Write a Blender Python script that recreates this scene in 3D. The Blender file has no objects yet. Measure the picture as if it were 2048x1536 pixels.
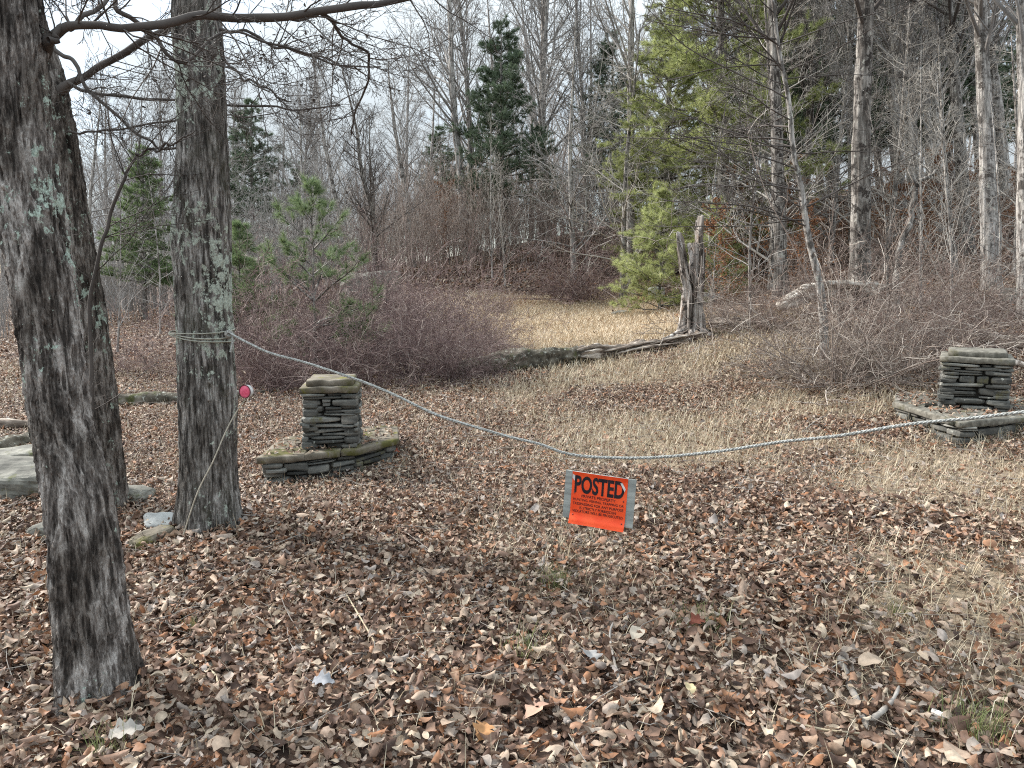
import bpy, math, random
import numpy as np
from mathutils import Vector, Matrix, Quaternion

# ------------------------------------------------------------------ camera, world, sun, exposure
S = bpy.context.scene
COL = S.collection
F = 1490.0                      # focal length in pixels of the 2048 wide photograph
PITCH = math.radians(7.95)
CZ = 1.6
cam = bpy.data.cameras.new('camera')
cam.sensor_width = 36.0
cam.lens = 36.0 * F / 2048.0
cam.clip_start, cam.clip_end = 0.05, 1000
camo = bpy.data.objects.new('camera', cam)
camo.location = (0, 0, CZ)
camo.rotation_euler = (math.pi / 2 - PITCH, 0, 0)
COL.objects.link(camo)
S.camera = camo

SUN_EL, SUN_AZ = math.radians(34), math.radians(-62)     # azimuth from +Y towards +X
W = bpy.data.worlds.new('World')
S.world = W
W.use_nodes = True
nt = W.node_tree
nt.nodes.clear()
wo = nt.nodes.new('ShaderNodeOutputWorld')
sky = nt.nodes.new('ShaderNodeTexSky')
sky.sky_type = 'NISHITA'
sky.sun_disc = False
sky.sun_elevation = SUN_EL
sky.sun_rotation = SUN_AZ
bg1 = nt.nodes.new('ShaderNodeBackground'); bg1.inputs[1].default_value = 0.12
bg2 = nt.nodes.new('ShaderNodeBackground'); bg2.inputs[1].default_value = 0.335
bg2.inputs[0].default_value = (0.85, 0.94, 1.0, 1)
tc = nt.nodes.new('ShaderNodeTexCoord')
mp = nt.nodes.new('ShaderNodeMapping'); mp.inputs['Scale'].default_value = (1.3, 1.3, 3.0)
nz = nt.nodes.new('ShaderNodeTexNoise'); nz.inputs['Scale'].default_value = 1.6; nz.inputs['Detail'].default_value = 5
rp = nt.nodes.new('ShaderNodeValToRGB')
rp.color_ramp.elements[0].position = 0.28; rp.color_ramp.elements[0].color = (0.45, 0.45, 0.45, 1)
rp.color_ramp.elements[1].position = 0.52; rp.color_ramp.elements[1].color = (1, 1, 1, 1)
mx = nt.nodes.new('ShaderNodeMixShader')
L = nt.links.new
L(tc.outputs['Generated'], mp.inputs[0]); L(mp.outputs[0], nz.inputs['Vector']); L(nz.outputs['Fac'], rp.inputs[0])
sz = nt.nodes.new('ShaderNodeSeparateXYZ'); L(tc.outputs['Generated'], sz.inputs[0])
zr = nt.nodes.new('ShaderNodeMapRange')
zr.inputs['From Min'].default_value = 0.0; zr.inputs['From Max'].default_value = 1.0
zr.inputs['To Min'].default_value = 0.15; zr.inputs['To Max'].default_value = 0.78
L(sz.outputs[2], zr.inputs['Value']); L(zr.outputs[0], bg2.inputs[1])
L(sky.outputs[0], bg1.inputs[0]); L(rp.outputs[0], mx.inputs[0]); L(bg1.outputs[0], mx.inputs[1]); L(bg2.outputs[0], mx.inputs[2])
L(mx.outputs[0], wo.inputs[0])

sl = bpy.data.lights.new('sun', 'SUN')
sl.energy = 2.3
sl.angle = math.radians(12)
sl.color = (1.0, 0.94, 0.88)
so = bpy.data.objects.new('sun', sl)
sd = Vector((math.sin(SUN_AZ) * math.cos(SUN_EL), math.cos(SUN_AZ) * math.cos(SUN_EL), math.sin(SUN_EL)))
so.rotation_euler = sd.to_track_quat('Z', 'Y').to_euler()
COL.objects.link(so)

S.view_settings.view_transform = 'Standard'
S.view_settings.look = 'None'
S.view_settings.exposure = 1.75
S.view_settings.gamma = 1.0
S.render.engine = 'CYCLES'
S.cycles.max_bounces = 4
S.cycles.diffuse_bounces = 3
S.cycles.glossy_bounces = 1
S.cycles.transmission_bounces = 2
S.cycles.use_denoising = False
S.cycles.filter_width = 1.1
S.cycles.sample_clamp_indirect = 2.0
S.cycles.sample_clamp_direct = 8.0
S.cycles.caustics_reflective = False
S.cycles.caustics_refractive = False

# ------------------------------------------------------------------ layout helpers
CP, SP = math.cos(PITCH), math.sin(PITCH)


def P(px, py, Y):
    """world point seen at pixel (px, py) of the photograph, at distance Y ahead"""
    a, b = (px - 1024) / F, (768 - py) / F
    d = Vector((a, CP + b * SP, -SP + b * CP))
    return Vector((0, 0, CZ)) + d * (Y / d.y)


CTRL = np.array([
    (-3, -6, 0), (0, -6, 0), (3, -6, .05), (-2.2, 2.2, -.04), (0, 2.2, 0), (2.2, 2.2, .05), (-8, 2, 0), (8, 3, .4),
    (-1.5, 5.8, .0), (1.0, 6, .05), (4.0, 6.6, .24), (0.8, 12.5, .30), (-3.5, 11.5, .05), (1.6, 16, .55), (1.8, 20.5, 1.02),
    (-8, 13, 0), (-16, 30, .1), (-4, 20, 1.0), (-.3, 24, 1.9), (4.5, 9, .5), (8.6, 13, 1.42), (5.2, 14, 1.25),
    (16, 25, 4.7), (8.5, 25, 3.5), (3.5, 24, 1.9), (24, 40, 6.6), (9, 40, 5.0), (0, 34, 3.0), (-8, 36, 1.6), (-25, 60, 1.0),
    (0, 60, 3.5), (15, 60, 6), (40, 60, 8), (-60, 40, .5), (60, 20, 8), (-60, 150, 3), (0, 170, 5), (80, 150, 12), (-60, -10, 0), (60, -10, 3),
    (20, 8, 3.0)], float)


def _tps():
    n = len(CTRL)
    d = np.linalg.norm(CTRL[:, None, :2] - CTRL[None, :, :2], axis=2)
    K = np.where(d > 0, d * d * np.log(d + 1e-12), 0) + np.eye(n) * 0.3
    Q = np.hstack([np.ones((n, 1)), CTRL[:, :2]])
    A = np.block([[K, Q], [Q.T, np.zeros((3, 3))]])
    return np.linalg.solve(A, np.concatenate([CTRL[:, 2], np.zeros(3)]))


TW = _tps()


def _hash(ix, iy, iz, seed):
    h = (ix.astype(np.int64) * 374761393 + iy.astype(np.int64) * 668265263 + iz.astype(np.int64) * 2147483647 + seed * 974634777) & 0xFFFFFFFF
    h = ((h ^ (h >> 13)) * 1274126177) & 0xFFFFFFFF
    h = ((h ^ (h >> 16)) * 2246822519) & 0xFFFFFFFF
    return ((h ^ (h >> 15)) & 0xFFFFFF) / float(0xFFFFFF)


def vn(p, seed=0):
    """value noise in 0..1 of an (N, 3) array"""
    i = np.floor(p).astype(np.int64)
    f = p - i
    f = f * f * (3 - 2 * f)
    r = 0
    for dx in (0, 1):
        wx = f[:, 0] if dx else 1 - f[:, 0]
        for dy in (0, 1):
            wy = f[:, 1] if dy else 1 - f[:, 1]
            for dz in (0, 1):
                wz = f[:, 2] if dz else 1 - f[:, 2]
                r = r + wx * wy * wz * _hash(i[:, 0] + dx, i[:, 1] + dy, i[:, 2] + dz, seed)
    return r


def fbm(p, o=4, seed=0):
    r, a, t = 0, 1.0, 0
    for k in range(o):
        r = r + a * vn(p * (2.0 ** k) + 17.3 * k, seed + k)
        t += a
        a *= .5
    return r / t


def hgt(x, y):
    x = np.atleast_1d(np.asarray(x, float)); y = np.atleast_1d(np.asarray(y, float))
    z = TW[-3] + TW[-2] * x + TW[-1] * y
    for k in range(len(CTRL)):
        d2 = (x - CTRL[k, 0]) ** 2 + (y - CTRL[k, 1]) ** 2
        z = z + TW[k] * 0.5 * d2 * np.log(d2 + 1e-12)
    p = np.stack([x * .7, y * .7, 0 * x], 1)
    q = np.stack([x * 3, y * 3, 0 * x + 5], 1)
    return z + (fbm(p, 3, 3) - .5) * .10 + (vn(q, 9) - .5) * .03


def h1(x, y):
    return float(hgt(x, y)[0])


def ground(px, Y, py=None):
    """ground point under image column px at distance Y"""
    z = 0.0
    for _ in range(4):
        D = Y * CP + (CZ - z) * SP
        X = (px - 1024) / F * D
        z = h1(X, Y)
    return Vector((X, Y, z))


def hit(px, py):
    """ground point seen at pixel"""
    a, b = (px - 1024) / F, (768 - py) / F
    d = Vector((a, CP + b * SP, -SP + b * CP))
    ts = np.linspace(1.5, 60, 1200)
    zz = hgt(d.x * ts, d.y * ts)
    under = np.nonzero(CZ + d.z * ts < zz)[0]
    t = ts[under[0]] if len(under) else 40
    return Vector((d.x * t, d.y * t, h1(d.x * t, d.y * t)))


# ------------------------------------------------------------------ mesh helpers
def mk(name, V, faces, smooth=True, attrs=None):
    V = np.asarray(V, np.float32).reshape(-1, 3)
    if not isinstance(faces, list):
        faces = [faces]
    faces = [np.asarray(f, np.int32) for f in faces if len(f)]
    me = bpy.data.meshes.new(name)
    me.vertices.add(len(V))
    me.vertices.foreach_set('co', V.ravel())
    idx = np.concatenate([f.ravel() for f in faces])
    sizes = np.concatenate([np.full(len(f), f.shape[1], np.int32) for f in faces])
    starts = np.concatenate([[0], np.cumsum(sizes)[:-1]]).astype(np.int32)
    me.loops.add(len(idx))
    me.loops.foreach_set('vertex_index', idx)
    me.polygons.add(len(sizes))
    me.polygons.foreach_set('loop_start', starts)
    me.polygons.foreach_set('use_smooth', np.full(len(sizes), smooth, bool))
    for k, v in (attrs or {}).items():
        a = me.attributes.new(k, 'FLOAT', 'POINT')
        a.data.foreach_set('value', np.asarray(v, np.float32))
    me.update(calc_edges=True)
    return me


class MB:
    """collects arrays of vertices and faces into one mesh"""
    def __init__(s):
        s.V, s.F, s.n = [], {}, 0

    def add(s, V, *faces):
        V = np.asarray(V, float).reshape(-1, 3)
        for f in faces:
            f = np.asarray(f, np.int64)
            if len(f):
                s.F.setdefault(f.shape[1], []).append(f + s.n)
        s.V.append(V)
        s.n += len(V)

    def mesh(s, name, smooth=True, off=(0, 0, 0)):
        V = np.concatenate(s.V) - np.asarray(off)
        return mk(name, V, [np.concatenate(f) for f in s.F.values()], smooth)


def obj(name, me, mat, parent=None, loc=None):
    o = bpy.data.objects.new(name, me)
    COL.objects.link(o)
    if mat and not me.materials:
        me.materials.append(mat)
    if parent:
        o.parent = parent
    if loc is not None:
        o.location = loc
    return o


def tag(o, label=None, cat=None, group=None, kind=None):
    if label: o['label'] = label
    if cat: o['category'] = cat
    if group: o['group'] = group
    if kind: o['kind'] = kind
    return o


def thing(name, label, cat, loc=(0, 0, 0), group=None):
    o = bpy.data.objects.new(name, None)
    o.empty_display_size = .2
    COL.objects.link(o)
    o.location = loc
    return tag(o, label, cat, group)


def copy_tree(o, parent=None):
    c = o.copy()
    COL.objects.link(c)
    if parent: c.parent = parent
    for ch in list(o.children):
        copy_tree(ch, c)
    return c


def nrm(a):
    return a / np.maximum(np.linalg.norm(a, axis=-1, keepdims=True), 1e-9)


def tubes(mb, lines, sides=3):
    """tapered tubes along polylines [(pts, radii)], grouped by point count"""
    by = {}
    for p, r in lines:
        by.setdefault(len(p), []).append((p, r))
    for n, ls in by.items():
        Pn = np.array([l[0] for l in ls], float)
        R = np.array([l[1] for l in ls], float)
        k = len(ls)
        T = nrm(np.gradient(Pn, axis=1))
        m = nrm(T.mean(axis=1))
        ref = np.where(np.abs(m[:, 2:3]) > .8, np.array([[1., 0, 0]]), np.array([[0, 0, 1.]]))[:, None, :]
        U = nrm(np.cross(T, np.broadcast_to(ref, T.shape)))
        Wv = np.cross(T, U)
        a = np.arange(sides) * 2 * math.pi / sides
        ring = Pn[:, :, None, :] + R[:, :, None, None] * (np.cos(a)[None, None, :, None] * U[:, :, None, :] + np.sin(a)[None, None, :, None] * Wv[:, :, None, :])
        V = ring.reshape(-1, 3)
        base = (np.arange(k) * n * sides)[:, None, None]
        i = (np.arange(n - 1) * sides)[None, :, None]
        j = np.arange(sides)[None, None, :]
        j2 = (j + 1) % sides
        f = np.stack([base + i + j, base + i + j2, base + i + sides + j2, base + i + sides + j], -1).reshape(-1, 4)
        mb.add(V, f)


def smooth_path(pts, n):
    """Catmull-Rom through rows (any number of columns), n samples"""
    A = np.array(pts, float)
    m = len(A)
    if m == 2:
        t = np.linspace(0, 1, n)[:, None]
        return A[0] * (1 - t) + A[1] * t
    E = np.vstack([2 * A[0] - A[1], A, 2 * A[-1] - A[-2]])
    t = np.linspace(0, m - 1 - 1e-6, n)
    i = np.floor(t).astype(int)
    f = (t - i)[:, None]
    p0, p1, p2, p3 = E[i], E[i + 1], E[i + 2], E[i + 3]
    return .5 * (2 * p1 + (p2 - p0) * f + (2 * p0 - 5 * p1 + 4 * p2 - p3) * f ** 2 + (3 * p1 - p0 - 3 * p2 + p3) * f ** 3)


def cube_grid(n=4):
    """unit rounded cube as (V, quads)"""
    mbx = []
    fs = []
    t = np.linspace(-1, 1, n)
    c = 0
    for ax in range(3):
        for s in (-1, 1):
            a, b = np.meshgrid(t, t, indexing='ij')
            p = np.zeros((n * n, 3))
            p[:, ax] = s
            p[:, (ax + 1) % 3] = a.ravel()
            p[:, (ax + 2) % 3] = b.ravel()
            mbx.append(p)
            for i in range(n - 1):
                for j in range(n - 1):
                    q = [c + i * n + j, c + (i + 1) * n + j, c + (i + 1) * n + j + 1, c + i * n + j + 1]
                    fs.append(q if s > 0 else q[::-1])
            c += n * n
    V = np.concatenate(mbx)
    key = {}
    mapi = np.zeros(len(V), int)
    out = []
    for i, v in enumerate(np.round(V, 4)):
        k = tuple(v)
        if k not in key:
            key[k] = len(out); out.append(V[i])
        mapi[i] = key[k]
    return np.array(out), mapi[np.array(fs)]


CG4, CF4 = cube_grid(5)
CG9, CF9 = cube_grid(12)


def rounded(V, pw):
    s = (np.abs(V) ** pw).sum(1) ** (-1.0 / pw)
    return V * s[:, None]


# ------------------------------------------------------------------ materials
def ramp(nodes, stops, const=False):
    r = nodes.new('ShaderNodeValToRGB')
    cr = r.color_ramp
    if const: cr.interpolation = 'CONSTANT'
    while len(cr.elements) < len(stops):
        cr.elements.new(.5)
    for e, (p, c) in zip(cr.elements, stops):
        e.position = p
        e.color = (c[0], c[1], c[2], 1) if hasattr(c, '__len__') else (c, c, c, 1)
    return r


def base_mat(name, rough=.9):
    m = bpy.data.materials.new(name)
    m.use_nodes = True
    n = m.node_tree.nodes
    b = n['Principled BSDF']
    b.inputs['Roughness'].default_value = rough
    b.inputs['Specular IOR Level'].default_value = .25
    return m, m.node_tree, n, m.node_tree.links.new, b


def noise_node(n, L, scale, stretch=(1, 1, 1), detail=4, rough=.55, src=None):
    if src is None:
        t = n.new('ShaderNodeTexCoord')
        src = t.outputs['Object']
    m = n.new('ShaderNodeMapping')
    m.inputs['Scale'].default_value = stretch
    L(src, m.inputs[0])
    z = n.new('ShaderNodeTexNoise')
    z.inputs['Scale'].default_value = scale
    z.inputs['Detail'].default_value = detail
    z.inputs['Roughness'].default_value = rough
    L(m.outputs[0], z.inputs['Vector'])
    return z


def mixc(n, L, fac, a, b, mode='MIX'):
    m = n.new('ShaderNodeMix')
    m.data_type = 'RGBA'
    m.blend_type = mode
    for sock, v in ((m.inputs[0], fac), (m.inputs[6], a), (m.inputs[7], b)):
        if hasattr(v, 'links'): L(v, sock)
        elif hasattr(v, '__len__'): sock.default_value = (v[0], v[1], v[2], 1)
        else: sock.default_value = v
    return m.outputs[2]


def bump(n, L, b, hsock, strength, dist):
    u = n.new('ShaderNodeBump')
    u.inputs['Strength'].default_value = strength
    u.inputs['Distance'].default_value = dist
    L(hsock, u.inputs['Height'])
    L(u.outputs[0], b.inputs['Normal'])


def noise_mat(name, stops, scale=5, stretch=(1, 1, 1), bmp=.0, dist=.01, rough=.9, detail=5, spots=None, island=0.0):
    """colour ramp over stretched noise; spots = [(scale, lo, hi, colour)] laid over it"""
    m, t, n, L, b = base_mat(name, rough)
    z = noise_node(n, L, scale, stretch, detail)
    r = ramp(n, stops)
    L(z.outputs['Fac'], r.inputs[0])
    c = r.outputs[0]
    if island:
        g = n.new('ShaderNodeNewGeometry')
        rr = ramp(n, [(0, 1 - island), (1, 1 + island)])
        L(g.outputs['Random Per Island'], rr.inputs[0])
        rr.color_ramp.elements[1].color = (1, 1, 1, 1)
        rr.color_ramp.elements[0].color = (1 - island, 1 - island, 1 - island, 1)
        c = mixc(n, L, 1.0, c, rr.outputs[0], 'MULTIPLY')
    for sc, lo, hi, colr in spots or []:
        k = noise_node(n, L, sc, (1, 1, .8), 6, .65)
        kr = ramp(n, [(lo, 0), (hi, 1)])
        L(k.outputs['Fac'], kr.inputs[0])
        c = mixc(n, L, kr.outputs[0], c, colr)
    L(c, b.inputs['Base Color'])
    if bmp:
        bump(n, L, b, z.outputs['Fac'], bmp, dist)
    return m


def island_mat(name, stops, rough=.85, const=False, mottled=0.35, mscale=60, transl=0.0, patch=0.0):
    m, t, n, L, b = base_mat(name, rough)
    g = n.new('ShaderNodeNewGeometry')
    r = ramp(n, stops, const)
    L(g.outputs['Random Per Island'], r.inputs[0])
    z = noise_node(n, L, mscale, (1, 1, 1), 3)
    q = ramp(n, [(.3, 1 - mottled), (.7, 1)])
    L(z.outputs['Fac'], q.inputs[0])
    c = mixc(n, L, 1.0, r.outputs[0], q.outputs[0], 'MULTIPLY')
    if patch:       # damp and weathered patches of litter
        w = noise_node(n, L, 1.1, (1, 1, 1), 4, .6)
        wr = ramp(n, [(.36, (1 - patch, 1 - patch * 1.05, 1 - patch * 1.1)), (.52, (1, 1, 1)), (.70, (1.0, .97, .94))])
        L(w.outputs['Fac'], wr.inputs[0])
        c = mixc(n, L, 1.0, c, wr.outputs[0], 'MULTIPLY')
    L(c, b.inputs['Base Color'])
    if transl:
        tr = n.new('ShaderNodeBsdfTranslucent')
        L(c, tr.inputs[0])
        ms = n.new('ShaderNodeMixShader')
        ms.inputs[0].default_value = transl
        L(b.outputs[0], ms.inputs[1]); L(tr.outputs[0], ms.inputs[2])
        L(ms.outputs[0], n['Material Output'].inputs[0])
    return m


def bark_mat(name, dark, mid, light, lich_lo=.62, lich=(.42, .49, .42), moss=None, sc=34, streak=.16, zones=None):
    m, t, n, L, b = base_mat(name, .95)
    a = noise_node(n, L, sc, (1, 1, streak), 6, .62)
    fine = noise_node(n, L, sc * 2.6, (1, 1, streak * .8), 4, .6)
    av = n.new('ShaderNodeMath'); av.operation = 'MULTIPLY_ADD'; av.inputs[1].default_value = .55
    L(fine.outputs['Fac'], av.inputs[0]); L(a.outputs['Fac'], av.inputs[2])
    r = ramp(n, [(.64, dark), (.765, mid), (.90, light)])
    L(av.outputs[0], r.inputs[0])
    c = r.outputs[0]
    big = noise_node(n, L, 4.5, (1, 1, .6), 4, .6)
    br = ramp(n, [(.40, (.44, .42, .40)), (.56, (1, 1, 1))])
    L(big.outputs['Fac'], br.inputs[0])
    c = mixc(n, L, 1.0, c, br.outputs[0], 'MULTIPLY')
    if moss:
        mo = noise_node(n, L, 5, (1, 1, .5), 6, .7)
        mr = ramp(n, [(.52, 0), (.66, .75)])
        L(mo.outputs['Fac'], mr.inputs[0])
        c = mixc(n, L, mr.outputs[0], c, moss)
    l1 = noise_node(n, L, 3.2, (1, 1, .55), 2, .5)
    l2 = noise_node(n, L, 20, (1, 1, .8), 8, .72)
    add = n.new('ShaderNodeMath'); add.operation = 'MULTIPLY_ADD'
    add.inputs[1].default_value = 1.8
    L(l2.outputs['Fac'], add.inputs[0]); L(l1.outputs['Fac'], add.inputs[2])
    half = n.new('ShaderNodeMath'); half.operation = 'MULTIPLY'; half.inputs[1].default_value = .357
    L(add.outputs[0], half.inputs[0])
    hs = half.outputs[0]
    if zones:       # lichen grows in belts up the stem: [(height / 4 m, bias)]
        t2 = n.new('ShaderNodeTexCoord'); sx = n.new('ShaderNodeSeparateXYZ'); L(t2.outputs['Object'], sx.inputs[0])
        dv = n.new('ShaderNodeMath'); dv.operation = 'DIVIDE'; dv.inputs[1].default_value = 4.0; L(sx.outputs[2], dv.inputs[0])
        zr = ramp(n, zones); L(dv.outputs[0], zr.inputs[0])
        sm = n.new('ShaderNodeMath'); sm.operation = 'MULTIPLY_ADD'; sm.inputs[1].default_value = .16; L(zr.outputs[0], sm.inputs[0]); L(hs, sm.inputs[2])
        sb = n.new('ShaderNodeMath'); sb.operation = 'SUBTRACT'; sb.inputs[1].default_value = .08; L(sm.outputs[0], sb.inputs[0])
        hs = sb.outputs[0]
    lr = ramp(n, [(lich_lo, 0), (lich_lo + .012, 1)])
    L(hs, lr.inputs[0])
    lc = noise_node(n, L, 80, (1, 1, 1), 3)
    lcr = ramp(n, [(.3, tuple(x * .55 for x in lich)), (.6, lich)])
    L(lc.outputs['Fac'], lcr.inputs[0])
    c = mixc(n, L, lr.outputs[0], c, lcr.outputs[0])
    L(c, b.inputs['Base Color'])
    bump(n, L, b, av.outputs[0], 1.0, .03)
    return m


M = {}
M['bark_front'] = bark_mat('bark_front', (.05, .043, .038), (.18, .158, .142), (.48, .445, .41), .562, (.52, .62, .53), sc=30, streak=.16,
                           zones=[(0, .1), (.3, .3), (.42, .72), (.47, .74), (.5, .4), (.54, .66), (.6, .3)])
M['bark_second'] = bark_mat('bark_second', (.042, .036, .031), (.14, .12, .105), (.34, .31, .28), .575, (.40, .48, .40), sc=34, streak=.2)
M['bark_lichen'] = bark_mat('bark_lichen', (.05, .045, .04), (.19, .175, .16), (.46, .44, .41), .548, (.54, .60, .51), moss=(.05, .048, .03), sc=40, streak=.12,
                            zones=[(.0, .1), (.12, .3), (.25, .45), (.33, .62), (.44, .78), (.50, .55), (.58, .2), (.66, .65), (.74, .55), (.8, .2)])
M['bark_grey'] = noise_mat('bark_grey', [(.32, (.12, .11, .10)), (.5, (.34, .32, .295)), (.66, (.60, .57, .53))], 24, (1, 1, .10), 1.0, .04,
                           spots=[(5, .52, .60, (.10, .09, .08)), (11, .55, .62, (.10, .085, .075)), (7, .60, .66, (.50, .50, .44))])
M['bark_dark'] = noise_mat('bark_dark', [(.32, (.055, .048, .042)), (.5, (.18, .165, .148)), (.66, (.42, .395, .36))], 24, (1, 1, .10), 1.0, .04,
                           spots=[(4, .53, .60, (.42, .40, .37)), (8, .50, .58, (.05, .043, .038)), (14, .60, .66, (.45, .45, .40))])
M['twig_grey'] = noise_mat('twig_grey', [(.3, (.25, .235, .22)), (.7, (.46, .44, .42))], 3, island=.45)  # lightened to put distant haze and sky bleed into the twig colour
M['twig_dark'] = noise_mat('twig_dark', [(.3, (.065, .056, .05)), (.7, (.15, .132, .12))], 3, island=.4)
M['twig_pale'] = noise_mat('twig_pale', [(.3, (.34, .315, .28)), (.7, (.56, .53, .48))], 3, island=.5)
M['shrub_purple'] = island_mat('shrub_purple', [(0, (.11, .072, .072)), (.45, (.20, .135, .13)), (.75, (.30, .22, .20)), (1, (.52, .44, .39))], mottled=.3, mscale=6)
M['shrub_tan'] = island_mat('shrub_tan', [(0, (.12, .092, .08)), (.45, (.25, .198, .168)), (.75, (.38, .325, .28)), (1, (.60, .545, .48))], mottled=.3, mscale=6)
M['thicket_tan'] = island_mat('thicket_tan', [(0, (.17, .125, .105)), (.45, (.32, .25, .215)), (.75, (.46, .385, .335)), (1, (.62, .555, .49))], mottled=.3, mscale=6)
M['shrub_brown'] = island_mat('shrub_brown', [(0, (.12, .085, .075)), (.45, (.24, .175, .155)), (.75, (.36, .29, .25)), (1, (.54, .47, .41))], mottled=.3, mscale=6)
M['litter'] = island_mat('litter', [(0, (.055, .034, .026)), (.12, (.13, .075, .052)), (.26, (.225, .138, .098)), (.40, (.33, .215, .155)), (.52, (.40, .19, .095)),
                                    (.60, (.40, .29, .215)), (.76, (.50, .385, .29)), (.86, (.37, .325, .295)), (.93, (.54, .43, .32)), (1, (.66, .55, .42))], .6, mottled=.45, mscale=45, transl=.15, patch=.18)
M['oak_leaf'] = island_mat('oak_leaf', [(0, (.20, .085, .04)), (.5, (.34, .16, .075)), (1, (.46, .27, .15))], .7, mottled=.3, transl=.25)
M['straw'] = island_mat('straw', [(0, (.27, .205, .13)), (.4, (.42, .345, .235)), (.75, (.53, .455, .325)), (1, (.66, .59, .46))], .8, mottled=.2, mscale=20)
M['meadow'] = island_mat('meadow', [(0, (.42, .31, .20)), (.5, (.66, .53, .37)), (1, (.84, .74, .57))], .8, mottled=.2, mscale=10)
M['green_grass'] = island_mat('green_grass', [(0, (.10, .13, .05)), (.5, (.17, .22, .08)), (.8, (.30, .30, .13)), (1, (.46, .40, .22))], .7, mottled=.2, mscale=20, transl=.2)
M['needle_dark'] = island_mat('needle_dark', [(0, (.07, .105, .07)), (.5, (.15, .205, .13)), (1, (.26, .33, .21))], .6, mottled=.3, mscale=2, transl=.2)
M['needle_lit'] = island_mat('needle_lit', [(0, (.20, .23, .085)), (.5, (.42, .47, .19)), (1, (.68, .72, .34))], .6, mottled=.35, mscale=1.5, transl=.45)  # sunlit look of the yellow-green pines put into the needle colour
M['needle_bright'] = island_mat('needle_bright', [(0, (.25, .285, .11)), (.5, (.48, .53, .23)), (1, (.76, .80, .42))], .6, mottled=.3, mscale=2, transl=.45)  # brightened so the low pines look sunlit by colour alone
M['needle_young'] = island_mat('needle_young', [(0, (.09, .15, .07)), (.5, (.20, .28, .13)), (1, (.38, .46, .23))], .6, mottled=.3, mscale=3, transl=.3)
M['stone'] = noise_mat('stone', [(.3, (.085, .087, .08)), (.5, (.185, .185, .168)), (.72, (.33, .315, .275))], 7, (1, 1, 2.2), .5, .012, .85, 6,
                       spots=[(5, .60, .70, (.13, .12, .06)), (14, .64, .70, (.36, .37, .33))], island=.72)
M['slab'] = noise_mat('slab', [(.3, (.085, .072, .054)), (.5, (.155, .134, .102)), (.72, (.27, .24, .195))], 9, (1, 1, 1), .6, .012, .9, 6,
                      spots=[(4, .5, .62, (.085, .08, .025)), (9, .60, .66, (.16, .15, .03))])
M['cap'] = noise_mat('cap', [(.3, (.085, .08, .064)), (.5, (.155, .146, .122)), (.72, (.25, .238, .20))], 22, (1, 1, 1), .7, .008, .9, 6,
                     spots=[(6, .56, .68, (.10, .095, .05))])
M['rock'] = noise_mat('rock', [(.32, (.085, .083, .072)), (.5, (.165, .16, .138)), (.68, (.29, .28, .24))], 6, (1, 1, 1), .7, .03, .9, 7,
                      spots=[(5, .60, .68, (.11, .115, .05))])
M['pale_rock'] = noise_mat('pale_rock', [(.3, (.25, .255, .245)), (.5, (.38, .385, .37)), (.7, (.50, .50, .47))], 6, (1, 1, 1), .6, .02, .9, 7,
                           spots=[(6, .66, .74, (.16, .17, .12))])
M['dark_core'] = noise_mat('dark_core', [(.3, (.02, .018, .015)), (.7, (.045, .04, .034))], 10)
M['moss_log'] = noise_mat('moss_log', [(.3, (.03, .026, .02)), (.5, (.085, .074, .056)), (.7, (.20, .18, .145))], 9, (1, 1, 1), 1.0, .03, .95, 6,
                          spots=[(6, .54, .64, (.07, .075, .03)), (20, .58, .64, (.36, .36, .31))])
M['rotten'] = noise_mat('rotten', [(.34, (.07, .052, .04)), (.5, (.22, .18, .147)), (.66, (.48, .43, .37))], 12, (.3, 1, 1), 1.0, .03, .95, 6)
M['bleached'] = noise_mat('bleached', [(.34, (.16, .13, .105)), (.5, (.42, .375, .32)), (.66, (.72, .68, .61))], 12, (.3, 1, 1), 1.0, .03, .95, 6)
M['snag'] = noise_mat('snag', [(.36, (.045, .036, .03)), (.49, (.22, .19, .165)), (.62, (.54, .50, .46))], 13, (1, 1, .09), 1.0, .03, .95, 6,
                      spots=[(4, .56, .66, (.13, .08, .05)), (7, .54, .62, (.05, .043, .038))])
M['rope'] = noise_mat('rope', [(.38, (.20, .20, .18)), (.62, (.50, .505, .48))], 110, (1, 1, 1), .5, .002, .8)
M['cord'] = noise_mat('cord', [(.3, (.24, .24, .20)), (.7, (.45, .45, .38))], 40)
M['ply'] = noise_mat('ply', [(.3, (.20, .21, .20)), (.5, (.32, .34, .32)), (.7, (.44, .46, .43))], 14, (.25, 1, 3.0), .4, .003, .85, 6,
                     spots=[(22, .68, .74, (.09, .09, .085))])
M['orange'] = noise_mat('orange', [(.35, (.88, .075, .02)), (.65, (.98, .12, .035))], 12, rough=.4)
M['ink'] = noise_mat('ink', [(.3, (.012, .01, .014)), (.7, (.03, .022, .028))], 40, rough=.6)
M['white_worn'] = noise_mat('white_worn', [(.3, (.60, .56, .52)), (.7, (.78, .75, .72))], 40, rough=.6)
M['pink'] = noise_mat('pink', [(.3, (.62, .07, .13)), (.5, (.78, .13, .22)), (.7, (.85, .22, .30))], 34, rough=.25)
M['housing'] = noise_mat('housing', [(.3, (.48, .48, .47)), (.7, (.66, .66, .64))], 40, rough=.5)
M['rim'] = noise_mat('rim', [(.3, (.10, .03, .035)), (.7, (.16, .05, .055))], 40, rough=.4)
M['wire'] = noise_mat('wire', [(.3, (.30, .27, .21)), (.7, (.48, .44, .36))], 30)
M['stick'] = noise_mat('stick', [(.3, (.16, .14, .12)), (.5, (.30, .27, .24)), (.7, (.44, .41, .37))], 16, (1, 1, 1), .5, .004, island=.4)


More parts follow.
